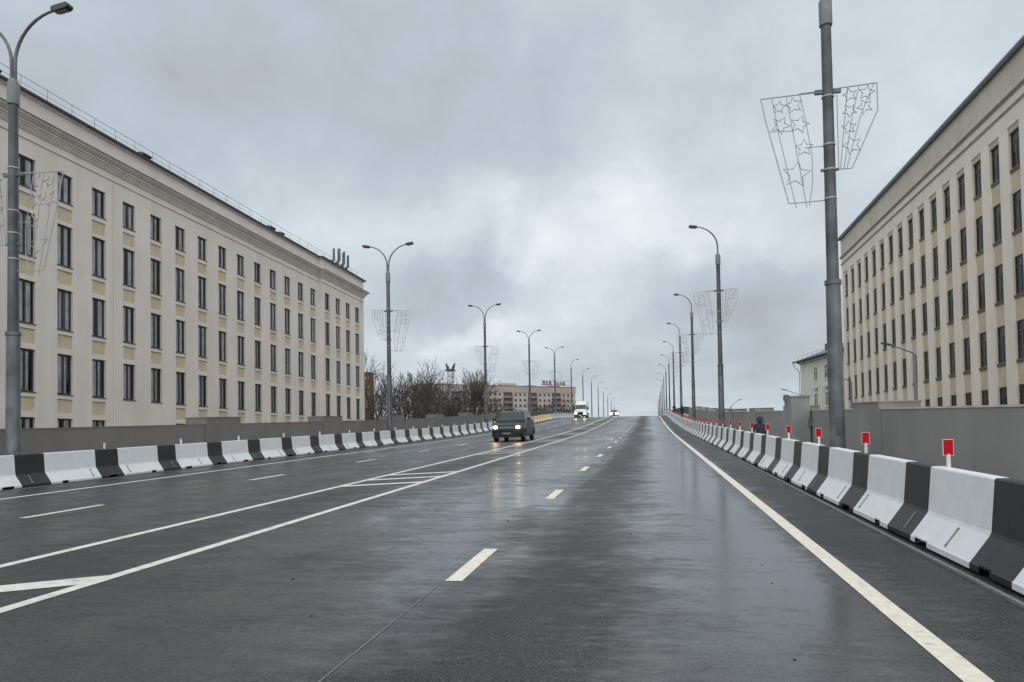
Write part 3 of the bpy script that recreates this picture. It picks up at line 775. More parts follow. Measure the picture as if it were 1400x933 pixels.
# ------------------------------------------------------------------ right building
def right_building():
    X = 22.2; Y1 = 90.3; XW = X+.12
    t = thing('office_building', 'tall warm grey office building with pale pilasters on the right', 'building', (0, 0, 0))
    rows = [(18.0, 20.25), (14.15, 16.5), (10.25, 12.6), (6.3, 8.65), (2.4, 4.75)]
    cols = [49.5+2.605*k for k in range(-6, 16)]; hw = .69
    Y0 = cols[0]-1.3
    holes = [(c-hw, c+hw, a, b) for c in cols for a, b in rows]
    facade('wall', XW, -1, Y0, Y1, -2.6, 21.2, holes, .08, [M['rb_span'], M['rb_jamb']], t)
    ms = {}
    sil = MB(); sil.box(-.09, .1, -hw-.06, hw+.06, -.10, -.004); sil.box(-.05, .1, -hw-.03, hw+.03, -.22, -.101); sm = sil.mesh('sill', M['sillm'])
    for ci, c in enumerate(cols):
        for ri, (a, b) in enumerate(rows):
            key = (round(b-a, 2), (ci*5+ri*3+ci*ri) % 4)
            if key not in ms: ms[key] = window_meshes(2*hw, b-a, -1, 'right', key[1])
            put_window(ms[key], t, (XW+.07, c, a))
            link('sill', sm, t, (XW, c, a))
    pw = 2.605/2-hw
    pil = MB(); pil.box(0, .118, -pw, pw, -2.6, 20.655); pilm = pil.mesh('pilaster', M['rb_pil'])
    for i in range(len(cols)+1):
        c = cols[0]-1.3025+2.605*i
        if i == len(cols):
            q = MB(); q.box(0, .118, -pw, Y1-c+.01, -2.6, 20.655); q.obj('pilaster', M['rb_pil'], t, loc=(X, c, 0))
        else: link('pilaster', pilm, t, (X, c, 0))
    hd = MB(); hd.box(.02, .15, -hw+.02, hw-.02, .04, .10); hd.box(.0, .15, -hw+.0, hw, .18, .24); hd.box(-.03, .15, -hw-.03, hw+.03, .34, .41)
    hm = hd.mesh('hood_moulding', M['rb_mould']); lt = MB(); lt.box(.028, .119, -hw+.002, hw-.002, .012, .40); ltm = lt.mesh('lintel', M['rb_wall'])
    for c in cols: link('hood_moulding', hm, t, (X, c, 20.25)); link('lintel', ltm, t, (X, c, 20.25))
    q = MB(); q.box(X-.0, X+.5, Y0, Y1+.015, 20.66, 21.75); q.obj('frieze', M['rb_wall'], t)
    q = MB(); q.box(X-.10, X+.5, Y0, Y1+.12, 21.752, 21.84); q.box(X-.05, X+.5, Y0, Y1+.07, 21.66, 21.75); q.obj('lower_moulding', M['rb_mould'], t)
    q = MB(); q.box(X-.02, X+.5, Y0, Y1+.03, 21.842, 22.50); q.obj('band', M['rb_wall'], t)
    q = MB(); q.box(X-.20, X+.5, Y0, Y1+.22, 22.502, 22.60); q.box(X-.12, X+.5, Y0, Y1+.14, 22.42, 22.50); q.obj('upper_moulding', M['rb_mould'], t)
    q = MB(); q.box(X-.04, X+.4, Y0, Y1+.05, 22.602, 24.60); q.obj('attic', M['rb_attic'], t)
    q = MB(); q.box(X-.32, X+.6, Y0, Y1+.3, 24.602, 24.70); q.box(X-.36, X+.6, Y0, Y1+.34, 24.702, 24.86); q.obj('coping', M['coping'], t)
    q = MB(); q.quad((X+.16, Y1, -2.6), (X+16, Y1, -2.6), (X+16, Y1, 24.6), (X+.16, Y1, 24.6)); q.quad((XW, Y0, -2.6), (X+16, Y0, -2.6), (X+16, Y0, 24.6), (XW, Y0, 24.6))
    q.quad((X+16, Y0, -2.6), (X+16, Y1, -2.6), (X+16, Y1, 24.6), (X+16, Y0, 24.6)); q.obj('end_wall', M['rb_wall'], t)
    q = MB(); q.quad((X, Y0, 24.6), (X+16, Y0, 24.6), (X+16, Y1, 24.6), (X, Y1, 24.6)); q.obj('roof', M['roofmetal'], t)
M['rb_jamb'] = mat('grey window jamb', (.50, .48, .44), .8, .06, 2)
M['sillm'] = mat('brown grey sill', (.20, .175, .15), .8, .15, 4)
M['rb_mould'] = mat('brown moulding', (.52, .45, .38), .85, .12, 3)
right_building()

# ------------------------------------------------------------------ small yellow house on the right
def house():
    ang = math.atan2(-.182, -.983)  # facade direction from far corner towards the near corner
    t = thing('yellow_house', 'pale yellow green house with grey hipped roof beside the right pole', 'house', (20.8, 108, -2), 0)
    L, D, H = 15.5, 11, 14.1   # local: u along facade (towards viewer), v into depth
    u = Vector((.182, -.983, 0)); v = Vector((.983, .182, 0))
    def P(a, b, z_): q = u*a+v*b; return (q.x, q.y, z_)
    def bx(m_, a0, a1, b0, b1, z0, z1):
        m_.add([P(a0, b0, z0), P(a1, b0, z0), P(a1, b1, z0), P(a0, b1, z0), P(a0, b0, z1), P(a1, b0, z1), P(a1, b1, z1), P(a0, b1, z1)],
               [(0, 3, 2, 1), (4, 5, 6, 7), (0, 1, 5, 4), (1, 2, 6, 5), (2, 3, 7, 6), (3, 0, 4, 7)])
    b = MB(); bx(b, 0, L, 0, D, 0, H); b.obj('wall', M['cream'], t)
    b = MB(); bx(b, -.15, L+.15, -.15, D+.15, H, H+.15); bx(b, -.35, L+.35, -.35, D+.35, H+.151, H+.35); b.obj('cornice', M['cream2'], t)
    den = MB(); bx(den, -.12, -.12, 0, 0, 0, 0)
    den = MB(); bx(den, -.07, .07, -.30, -.16, H-.02, H+.149); dmx = den.mesh('dentil', M['cream2'])
    for k in range(28): link('dentil', dmx, t, tuple(u*(.3+.55*k)))
    b = MB(); e = .85; z0 = H+.36; z1 = H+3.0
    A = [P(-e, -e, z0), P(L+e, -e, z0), P(L+e, D+e, z0), P(-e, D+e, z0), P(D/2-.3, D/2, z1), P(L-D/2+.3, D/2, z1)]
    b.add(A, [(0, 1, 5, 4), (1, 2, 5), (2, 3, 4, 5), (3, 0, 4), (0, 3, 2, 1)]); r = b.obj('roof', M['roofmetal'], t)
    b = MB(); bx(b, 4.4, 5.6, 1.6, 3.2, z0+.5, z0+1.9); b.obj('dormer', M['metal_dark'], r)
    b = MB(); b.tube([P(-e+.1, -e+.1, z0+.05), P(0, -e+.1, z0), P(L+e, -e+.1, z0)], .11, 6); b.obj('gutter', M['metal_dark'], t)
    b = MB(); b.tube([P(-e+.15, -e+.1, z0-.05), P(-e+.3, -e+.3, z0-.7), P(-.12, -.12, z0-1.3), P(-.12, -.12, 2)], .08, 6); b.obj('downpipe', M['cream2'], t)
    b = MB(); b.tube([P(-.2, -.35, z0+.75), P(L, -.35, z0+.75)], .018, 4)
    for k in range(9): b.tube([P(.0+1.7*k, -.35, z0+.2), P(.0+1.7*k, -.35, z0+.75)], .015, 4)
    b.obj('roof_railing', M['galv'], t)
    fr = MB(); hw = .55
    fr.add([P(-hw, -.02, 0), P(hw, -.02, 0), P(hw, -.02, 1.9), P(-hw, -.02, 1.9)], [(0, 1, 2, 3)]); pane = fr.mesh('pane', M['aptwin'])
    f2 = MB()
    for a0, a1, zz0, zz1 in ((-hw, -hw+.09, 0, 1.9), (hw-.09, hw, 0, 1.9), (-.05, .05, .09, 1.81), (-hw+.09, hw-.09, 0, .09), (-hw+.09, hw-.09, 1.81, 1.9), (-hw+.09, -.05, 1.25, 1.32), (.05, hw-.09, 1.25, 1.32)): bx(f2, a0, a1, -.06, .0, zz0, zz1)
    bx(f2, -hw-.1, hw+.1, -.14, 0, -.12, -.002)
    frm = f2.mesh('window', M['cream2'])
    for row in (11.4, 7.9, 4.4):
        for k in range(3):
            o = link('window', frm, t, tuple(u*(5.2+3.3*k)+Vector((0, 0, row)))); link('pane', pane, o)
    b = MB()
    bx(b, 4.8, 5.7, -.5, -.05, 10.4, 10.95); b.obj('air_conditioner', M['plast'], t)
    b = MB(); bx(b, 8.1, 9.0, -.5, -.05, 10.4, 10.95); b.obj('air_conditioner', M['plast'], t)
house()

# ------------------------------------------------------------------ far apartment block with sign
def apartment():
    A = Vector((-112, 356, 0)); B = Vector((-40, 410, 0)); L = (B-A).length; rz = math.atan2(B.y-A.y, B.x-A.x)
    t = thing('apartment_block', 'far pinkish apartment block with balconies and a flat roof', 'building', (A.x, A.y, 2), rz)
    top = 31.3
    # local: x along facade, -y toward viewer
    b = MB(); b.box(0, L, 0, 13, 0, top-3.2); b.obj('wall', M['apt2'], t)
    b = MB(); b.box(-.2, L+.2, -.25, 13.2, top-3.198, top); b.obj('parapet_band', M['apt'], t)
    b = MB(); b.box(-.3, L+.3, -.35, 13.3, top+.002, top+.3); b.obj('roof_edge', M['metal_dark'], t)
    for x, w_, h in ((12, 5, 1.0), (29, 9, 2.0), (34.5, 2, 2.3), (46, 9, 1.6), (62, 5, .8), (75, 7, .8)):
        b = MB(); b.box(x, x+w_, 3, 8, top+.302, top+.3+h); b.obj('roof_hut', M['apt2'], t)
    wm = MB(); wm.box(-.75, .75, -.05, .04, 0, 1.5); wme = wm.mesh('window', M['balc2'])
    pmx = MB(); pmx.box(-.62, .62, -.09, -.055, .1, 1.4); pme = pmx.mesh('pane', M['aptwin'])
    bm_ = MB(); bm_.box(-2.6, 2.6, -1.1, -.05, 0, 1.05); bme = bm_.mesh('balcony', M['balc'])
    sl = MB(); sl.box(-2.8, 2.8, -1.3, -.03, -.25, -.004); sle = sl.mesh('slab', M['balc2'])
    op = MB(); op.box(-2.5, 2.5, -.08, -.02, 1.06, 2.6); ope = op.mesh('opening', M['aptwin'])
    dv = MB(); dv.box(-.12, .12, -1.15, -.03, -.2, 2.7); dve = dv.mesh('divider', M['balc2'])
    for s in range(6):
        x0 = 2+14.8*s
        for r in range(6):
            z_ = top-3.2-2.95*(r+1)+.3
            for xb in (x0+1.8,):
                o = link('balcony', bme, t, (xb, 0, z_)); link('slab', sle, o); link('opening', ope, o); link('divider', dve, o, (2.7, 0, 0))
            for xw in (x0+6.6, x0+9.3, x0+12.0):
                o = link('window', wme, t, (xw, 0, z_+.7)); link('pane', pme, o)
    # rooftop sign
    sgn = thing('rooftop_sign', 'red letters BSB Bank standing on the far apartment block roof', 'sign', (A.x, A.y, 2), rz)
    fr = MB(); x0 = L*.775
    for k in range(10): fr.tube([(x0+1.9*k, 1.2, top+.2), (x0+1.9*k, 1.2, top+1.4)], .08, 4)
    fr.tube([(x0-.4, 1.2, top+1.3), (x0+18, 1.2, top+1.3)], .12, 4); fr.tube([(x0-.4, 1.2, top+3.6), (x0+18, 1.2, top+3.6)], .08, 4)
    fr.obj('support_frame', M['galv'], sgn)
    xx = x0
    for ch, wd in (('B', 2.1), ('S', 2.0), ('B', 3.2), ('B', 2.2), ('a', 1.9), ('n', 1.9), ('k', 1.9)):
        cu = bpy.data.curves.new('letter', 'FONT'); cu.body = ch; cu.size = 3.1; cu.extrude = .15; cu.offset = .10; cu.resolution_u = 2
        ob = bpy.data.objects.new('tmp', cu); C.objects.link(ob)
        me = bpy.data.meshes.new_from_object(ob.evaluated_get(bpy.context.evaluated_depsgraph_get()))
        bpy.data.objects.remove(ob); me.materials.clear(); me.materials.append(M['signred']); me.name = 'letter'
        l = link('letter', me, sgn, (xx, .85, top+1.35), (PI/2, 0, 0)); xx += wd*.92+.12
    return t
apartment()

def brick_block():
    t = thing('brick_building', 'orange brick building end behind the left office corner', 'building', (-99.5, 218, 2))
    b = MB(); b.box(0, 14, 0, 4, 0, 22.8); b.obj('wall', M['brick'], t)
    b = MB(); b.box(-.2, 14.2, -.2, 4.2, 22.802, 23.3); b.obj('roof_edge', M['metal_dark'], t)
    wm = MB(); wm.box(-.8, .8, -.06, .02, 0, 1.5); wme = wm.mesh('window', M['aptwin'])
    for r in range(7):
        for k in range(4): link('window', wme, t, (2+3.2*k, 0, 1.5+3*r))
    for r in range(7):
        b = MB(); b.box(-.02, 14.02, -.1, -.01, 4.1+2.95*r-.5, 4.1+2.95*r-.1); b.obj('ledge', M['apt'], t)
brick_block()
def shed():
    t = thing('gabled_shed', 'low dark gabled shed behind the bare trees', 'shed', (-50.5, 150, gz(0, 150)))
    b = MB(); b.box(0, 9, 0, 8, 0, 7); b.obj('wall', M['room_brown'], t)
    b = MB(); b.add([(-.4, -.4, 7), (9.4, -.4, 7), (9.4, 8.4, 7), (-.4, 8.4, 7), (4.5, -.4, 10.3), (4.5, 8.4, 10.3)], [(0, 1, 4), (2, 3, 5), (1, 2, 5, 4), (3, 0, 4, 5), (0, 3, 2, 1)]); b.obj('roof', M['room_brown'], t)
M['room_brown'] = mat('dark brown boards', (.045, .038, .034), .9, .3, 2)
shed()
def mast():
    t = thing('floodlight_mast', 'lattice floodlight mast above the far trees', 'mast', (-81.5, 300, 3.8))
    H = 29.5; b = MB()
    for sx in (-1, 1):
        for sy2 in (-1, 1): b.tube([(sx*1.15, sy2*1.15, 0), (sx*1.0, sy2*1.0, H)], .11, 5)
    for k in range(14):
        z_ = k*2.1
        for sy2 in (-1, 1):
            b.tube([(-1.1, sy2*1.05, z_), (1.1, sy2*1.05, z_+2.1)], .06, 4); b.tube([(1.1, sy2*1.05, z_), (-1.1, sy2*1.05, z_)], .06, 4)
    b.obj('lattice', M['galv'], t)
    b = MB(); b.box(-1.7, 1.7, -1.5, 1.5, H, H+.9); b.obj('platform', M['metal_dark'], t)
    for s in (-1, 1):
        b = MB(); b.tube([(s*.9, 0, H+.9), (s*1.2, 0, H+1.6), (s*1.9, 0, H+3.2)], [.5, .6, .35], 8); b.tube([(s*1.9, 0, H+3.1), (s*1.9, 0, H+4)], .06, 4); b.obj('floodlight', M['metal_dark'], t)
mast()

# ------------------------------------------------------------------ bare trees
def tree_mesh(seed, H, spread, depth=6, twr=.030):
    rnd = random.Random(seed); tr = MB(); br = MB()
    def grow(p, d_, ln, r, lev):
        segs = 3 if lev < 3 else 2
        pts = [p]; q = p.copy(); dd = d_.copy()
        for i in range(segs):
            dd = (dd+Vector((rnd.gauss(0, .13), rnd.gauss(0, .13), rnd.gauss(.05, .08)))).normalized()
            q = q+dd*ln/segs; pts.append(q.copy())
        rr = [max(twr, r*(1-.45*i/segs)) for i in range(segs+1)]
        (tr if lev == 0 else br).tube(pts, rr, 6 if lev < 2 else (4 if lev < 4 else 3), caps=False)
        if lev >= depth: return
        n = (3 if lev < 4 else 2) if lev else 5
        for k in range(n):
            t_ = 1 if k == 0 else rnd.uniform(.45, 1)
            i = min(int(t_*segs), segs-1); pp = pts[i].lerp(pts[i+1], t_*segs-i)
            az = rnd.uniform(0, 2*PI); el = rnd.uniform(.35, .95)*(spread if k else .5)
            o = dd.orthogonal().normalized(); o2 = dd.cross(o)
            nd = (dd*math.cos(el)+(o*math.cos(az)+o2*math.sin(az))*math.sin(el)+Vector((0, 0, .10))).normalized()
            grow(pp, nd, ln*rnd.uniform(.62, .82), r*rnd.uniform(.5, .66), lev+1)
    grow(Vector((0, 0, 0)), Vector((0, 0, 1)), H*.30, H*.022, 0)
    return tr, br
PR = []
for s in range(4):
    a, b = tree_mesh(20+s, 21, 1.0, 6, .034)
    PR.append((a.mesh('trunk', M['bark'], True), b.mesh('crown', M['twig'])))
PR2 = []
for s in range(2):
    a, b = tree_mesh(40+s, 15, 1.05, 6, .04)
    PR2.append((a.mesh('trunk', M['bark'], True), b.mesh('crown', M['twig2'])))
TREES = [(-66.5, 168, .80), (-62.5, 185, .85), (-60.5, 158, .95), (-57, 172, 1.02), (-54, 150, .86), (-52.5, 178, 1.0), (-49.5, 163, .95), (-47, 185, .95), (-45.8, 158, .92), (-43, 175, .9), (-41.5, 160, .70), (-39.5, 185, .70), (-48, 150, .7)]
for i, (x, y, s) in enumerate(TREES):
    t = thing('bare_tree', '', 'tree', (x, y, gz(x, y)), i*1.9, 'bare trees beyond the left wall')
    px = i
    s *= 1.08; t.scale = (s, s, s*(.98+.20*((i*37) % 5)/5)); link('trunk', PR[i % 4][0], t); link('crown', PR[i % 4][1], t)
order = sorted(range(len(TREES)), key=lambda i: TREES[i][0]/TREES[i][1])
tob = [o for o in S.objects if o.name.startswith('bare_tree')]
for rank, i in enumerate(order):
    tob[i]['label'] = '%s bare brown tree counted from the left building corner to the right' % ('leftmost' if rank == 0 else ordn(rank))
RT_ = [(-46, 250, .95), (-41, 262, 1.0), (-36.5, 246, .9), (-33.5, 268, 1.05), (-28.5, 250, .9), (-25.5, 266, .95), (-30.5, 240, .8), (-42, 238, .8), (-38, 275, 1.0)]
order = sorted(range(len(RT_)), key=lambda i: RT_[i][0]/RT_[i][1])
for rank, i in enumerate(order):
    x, y, s = RT_[i]
    t = thing('bare_tree', '%s reddish bare tree in front of the far apartment block' % ('leftmost' if rank == 0 else ordn(rank)), 'tree', (x, y, gz(x, y)), i*2.3, 'reddish bare trees by the far block')
    t.scale = (s*1.15, s*1.15, s); link('trunk', PR2[i % 2][0], t); link('crown', PR2[i % 2][1], t)

# ------------------------------------------------------------------ low street lamps below the bridge
def low_lamp(x, y, top, dx, reach, rise, label, m=None, base=None):
    t = thing('low_street_lamp', label, 'street lamp', (x, y, gz(x, y)), 0, 'small street lamps below the bridge')
    h = top-gz(x, y); m = m or M['galv_light']
    b = MB(); b.tube([(0, 0, 0), (0, 0, h)], [.11, .07], 10); b.obj('pole', m, t, True)
    b = MB(); b.tube([(0, 0, h-.12), (dx*.12, 0, h+.08), (dx*reach, 0, h+rise)], .03, 6); b.obj('arm', M['galv'], t, True)
    b = MB(); q = dx*reach; b.add([(q, -.09, h+rise-.04), (q+dx*.5, -.09, h+rise+.10), (q+dx*.5, .09, h+rise+.10), (q, .09, h+rise-.04), (q, -.09, h+rise+.06), (q+dx*.5, -.07, h+rise+.17), (q+dx*.5, .07, h+rise+.17), (q, .09, h+rise+.06)],
        [(0, 3, 2, 1), (4, 5, 6, 7), (0, 1, 5, 4), (1, 2, 6, 5), (2, 3, 7, 6), (3, 0, 4, 7)]); b.obj('lamp_head', M['lamp'], t)
low_lamp(14.0, 42.6, 6.05, -1, 1.15, .52, 'pale grey street lamp in front of the right office windows')
low_lamp(16.2, 64.0, 6.3, -1, 1.5, .5, 'small street lamp arm in front of the yellow house')
low_lamp(16.9, 85.5, 6.4, -1, 2.0, .75, 'small street lamp arm left of the grey wall pillar')
low_lamp(10.1, 96, 6.0, 1, .9, .75, 'small dark street lamp beside the second right pole')
low_lamp(-45.0, 120, 6.6, -1, .8, .7, 'pale street lamp in front of the bare trees')
low_lamp(-29.5, 150, 9.2, -1, .8, .6, 'thin lamp before the reddish trees behind the dark car')
t = thing('vent_pipe', 'pale vent pipe with a cap rising behind the right wall', 'pipe', (12.2, 70, -2.2))
b = MB(); b.tube([(0, 0, 0), (0, 0, 7.5)], .16, 10); b.obj('pipe', M['galv_light'], t, True)
b = MB(); b.tube([(0, 0, 7.4), (0, 0, 7.9)], [.28, .24], 10); b.obj('cap', M['galv'], t, True)

# ------------------------------------------------------------------ vehicles (front towards -Y, x across)
def loft(b, secs, mi=0, cap=True):
    n = len(secs[0]); o = len(b.v)
    for s in secs: b.v += [tuple(p) for p in s]
    for i in range(len(secs)-1):
        for j in range(n):
            j2 = (j+1) % n; b.f.append((o+i*n+j, o+i*n+j2, o+(i+1)*n+j2, o+(i+1)*n+j)); b.mi.append(mi)
    if cap:
        b.f.append(tuple(o+j for j in range(n))[::-1]); b.mi.append(mi)
        b.f.append(tuple(o+(len(secs)-1)*n+j for j in range(n))); b.mi.append(mi)
def sub(o, lv=1):
    md = o.modifiers.new('soft', 'SUBSURF'); md.levels = lv; md.render_levels = lv; return o
def wheels(t, W, ys, r, w_=.24):
    ty = MB(); ty.tube([(-w_/2, 0, 0), (-w_/2+.03, 0, 0), (w_/2-.03, 0, 0), (w_/2, 0, 0)], [r*.88, r, r, r*.88], 28); tm = ty.mesh('tyre', M['tyre'], True)
    ri = MB(); ri.tube([(-w_/2-.006, 0, 0), (w_/2+.006, 0, 0)], r*.60, 20); rm = ri.mesh('rim', M['chrome'])
    hub = MB(); hub.tube([(-w_/2-.01, 0, 0), (w_/2+.01, 0, 0)], r*.2, 12)
    for k in range(5):
        a = 2*PI*k/5; c, s_ = math.cos(a), math.sin(a)
        hub.tube([(-w_/2-.01, c*r*.15, s_*r*.15), (-w_/2-.01, c*r*.58, s_*r*.58)], .035, 5)
    hme = hub.mesh('hub', M['cartrim'])
    for y in ys:
        for s in (-1, 1):
            o = link('wheel', hme, t, (s*(W/2-w_/2-.01), y, r)); link('tyre', tm, o); link('rim', rm, o)
def car(name, label, cat, loc, rz, W, L, H, paint, headm, zoom=1., suv=True, group=None):
    t = thing(name, label, cat, loc, rz, group)
    hw = W/2; r = .37
    belt = H*.685; hood = H*.60
    def sec(y, wl, wb, zl, zm, zt, wt):
        # half outline mirrored: bottom, sill, shoulder, top edge
        h = [(0, zl), (wl*.8, zl), (wl, zl+.10), (wb, zm), (wb*.985, zm+.12), (wt, zt-.02), (wt*.8, zt), (0, zt+.012)]
        return [(x, y, z_) for x, z_ in h]+[(-x, y, z_) for x, z_ in h[-2:0:-1]]
    b = MB(); f = -L/2
    secs = [sec(f, hw*.78, hw*.80, .34, .55, hood*.80, hw*.74), sec(f+.05, hw*.92, hw*.93, .27, .58, hood*.90, hw*.84), sec(f+.22, hw*.985, hw, .25, .62, hood*.955, hw*.90),
            sec(f+.7, hw*.99, hw, .25, .62, hood, hw*.92), sec(f+1.25, hw*.99, hw, .26, .64, belt, hw*.95), sec(0, hw*.99, hw, .26, .64, belt, hw*.97),
            sec(L/2-.5, hw*.99, hw, .26, .64, belt+.02, hw*.95), sec(L/2-.05, hw*.93, hw*.95, .32, .62, belt, hw*.9), sec(L/2, hw*.85, hw*.88, .4, .62, belt-.05, hw*.82)]
    loft(b, secs); body = b.obj('body', paint, t, True)
    # cabin shell
    def cs(y, z_, wbot, wtop, zb):
        return [(wbot, y[0], zb), (wtop, y[1], z_), (-wtop, y[1], z_), (-wbot, y[0], zb)]
    ya, yb = f+1.15, f+1.95; yc, yd = L/2-.75 if suv else L/2-1.5, L/2-.18 if suv else L/2-.65
    zt = H-.03; zb = belt-.02; wb = hw*.88; wt = hw*.69
    b = MB()
    V = [(wb, ya, zb), (-wb, ya, zb), (-wb, yd, zb), (wb, yd, zb),
         (wt*1.02, yb, zt-.03), (-wt*1.02, yb, zt-.03), (-wt, yc, zt-.03), (wt, yc, zt-.03),
         (wt*.86, yb+.14, zt+.02), (-wt*.86, yb+.14, zt+.02), (-wt*.86, yc-.12, zt+.02), (wt*.86, yc-.12, zt+.02)]
    b.add(V, [(0, 1, 5, 4), (1, 2, 6, 5), (2, 3, 7, 6), (3, 0, 4, 7), (4, 5, 9, 8), (5, 6, 10, 9), (6, 7, 11, 10), (7, 4, 8, 11), (8, 9, 10, 11)])
    b.obj('cabin', paint, t, True)
    def lerp(p, q, a): return tuple(p[i]+(q[i]-p[i])*a for i in range(3))
    def pane(nm, P0, P1, P2, P3, n, inset=(.06, .94, .08, .90)):
        # P0,P1 bottom; P3,P2 top
        a, c, d0, e = inset; b = MB()
        bl = lerp(lerp(P0, P1, a), lerp(P3, P2, a), d0); br_ = lerp(lerp(P0, P1, c), lerp(P3, P2, c), d0)
        tr_ = lerp(lerp(P0, P1, c), lerp(P3, P2, c), e); tl = lerp(lerp(P0, P1, a), lerp(P3, P2, a), e)
        n = Vector(n)*.008
        b.quad(*[tuple(Vector(p)+n) for p in (bl, br_, tr_, tl)]); return b.obj(nm, M['carglass'], t)
    b = MB(); b.tube([(-wt*1.0, yb-.03, zt-.02), (wt*1.0, yb-.03, zt-.02)], .022, 6); b.obj('roof_header', M['chrome'], t)
    pane('windscreen', V[1], V[0], V[4], V[5], (0, -.8, .5), (.05, .95, .06, .93))
    pane('rear_window', V[3], V[2], V[6], V[7], (0, 1, .3))
    for s, (i0, i1, i2, i3) in ((1, (0, 3, 7, 4)), (-1, (1, 2, 6, 5))):
        pane('side_window', V[i0], V[i1], V[i2], V[i3], (s, 0, .2), (.10, .46, .10, .90)); pane('side_window', V[i0], V[i1], V[i2], V[i3], (s, 0, .2), (.49, .90, .10, .90))
    b = MB(); b.box(-hw*.6, hw*.6, ya+.04, ya+.06, zb+.01, zb+.03); b.obj('wiper', M['cartrim'], t)
    # front face details
    b = MB(); b.box(-hw*.52, hw*.52, f-.035, f+.06, hood*.70, hood*.86); gr = b.obj('grille', M['cartrim'], t)
    b = MB()
    for k in range(2): b.box(-hw*.50, hw*.50, f-.055, f-.036, hood*(.725+.065*k), hood*(.725+.065*k)+.036)
    b.obj('grille_bar', M['chrome'], gr)
    for k, x in enumerate((-.16, -.04, .08)):
        pass
    b = MB(); b.box(-hw*.80, hw*.80, f-.03, f+.1, .33, .56); b.obj('bumper', M['cartrim'], t)
    b = MB(); b.box(-hw*.62, hw*.62, f-.036, f-.031, .345, .44); b.obj('air_intake', M['room'], t)
    b = MB(); b.box(-hw*.98, hw*.98, f+1.22, f+1.225, belt-.0, belt+.018); b.obj('bonnet_gap', M['room'], t)
    for s in (-1, 1):
        for yy in (f+1.42, f+2.45, f+3.42):
            b = MB(); b.box(s*(hw+.003)-.004, s*(hw+.003)+.004, yy-.008, yy+.008, .42, belt-.05); b.obj('door_seam', M['room'], t)
        b = MB(); b.box(s*hw*.90-.012, s*hw*.90+.012, f+1.35, L/2-.85, belt-.012, belt+.018); b.obj('window_trim', M['chrome'], t)
        b = MB(); b.tube([(s*hw*.70, f-.038, .40), (s*hw*.70, f-.02, .40)], .055, 12); b.obj('fog_lamp', M['room'], t)
        for yy in (f+2.25, f+3.2):
            b = MB(); b.box(s*(hw+.02)-.014, s*(hw+.02)+.014, yy-.1, yy+.1, belt-.16, belt-.13); b.obj('door_handle', M['chrome'], t)
    b = MB(); b.box(-hw*.9, hw*.9, f-.06, f+.12, .26, .34); b.obj('lower_lip', M['cartrim'], t)
    b = MB(); b.box(-.26, .26, f-.045, f-.031, .455, .565); b.obj('number_plate', M['galv_light'], t)
    for s in (-1, 1):
        b = MB()
        b.add([(s*hw*.56, f-.045, hood*.72), (s*hw*.88, f+.03, hood*.73), (s*hw*.93, f+.14, hood*.90), (s*hw*.56, f-.03, hood*.86),
               (s*hw*.56, f+.1, hood*.72), (s*hw*.88, f+.16, hood*.73), (s*hw*.93, f+.25, hood*.90), (s*hw*.56, f+.1, hood*.86)],
              [(0, 1, 2, 3), (4, 5, 6, 7), (0, 1, 5, 4), (1, 2, 6, 5), (2, 3, 7, 6), (3, 0, 4, 7)])
        hl = b.obj('headlight', M['lens'], t)
        b = MB(); R_ = .085*zoom
        vs = [(s*hw*.72+R_*1.15*math.cos(2*PI*i/14), f-.055-.0*i, hood*.795+R_*.85*math.sin(2*PI*i/14)) for i in range(14)]
        b.add(vs, [tuple(range(14))]); b.obj('bulb', headm, hl)
        b = MB(); b.box(s*(hw+.02)-(.0 if s > 0 else .20), s*(hw+.02)+(.20 if s > 0 else 0), ya+.28, ya+.40, belt+.0, belt+.17); b.obj('mirror', M['cartrim'], t)
        b = MB(); b.box(s*hw*.7-.02, s*hw*.7+.02, yb+.1, yc-.1, H-.005, H+.035); b.obj('roof_rail', M['chrome'], t)
        # arches
        for y in (f+.92, L/2-.95):
            b = MB(); pts = [(s*(hw+.004), y+(r+.08)*math.cos(PI*i/12), r+(r+.08)*math.sin(PI*i/12)) for i in range(13)]
            b.add(pts, [tuple(range(13))]); b.obj('wheel_arch', M['cartrim'], t)
        b = MB(); b.box(s*(hw+.002)-.012, s*(hw+.002)+.012, f+1.4, L/2-1.4, .30, .40); b.obj('side_trim', M['cartrim'], t)
    wheels(t, W, (f+.92, L/2-.95), r)
    return t
Yc = 46.4
suv = car('suv', 'dark olive SUV driving towards the camera with headlights on', 'car', (-8.44, Yc, zr(Yc)), 0, 1.96, 4.7, 1.86, M['carpaint'], M['head'], 1.0)
suv.rotation_euler = (math.atan(slope(Yc)), 0, math.radians(-1.5))
Yf = 171
sed = car('oncoming_car', 'distant car at the road crest with dazzling headlights', 'car', (-7.75, Yf, zr(Yf)), 0, 1.85, 4.5, 1.6, M['greypaint'], M['headhot'], 3.4)  # bulb discs oversized so their shape stands in for headlamp glare
sed.rotation_euler = (math.atan(slope(Yf)), 0, 0)
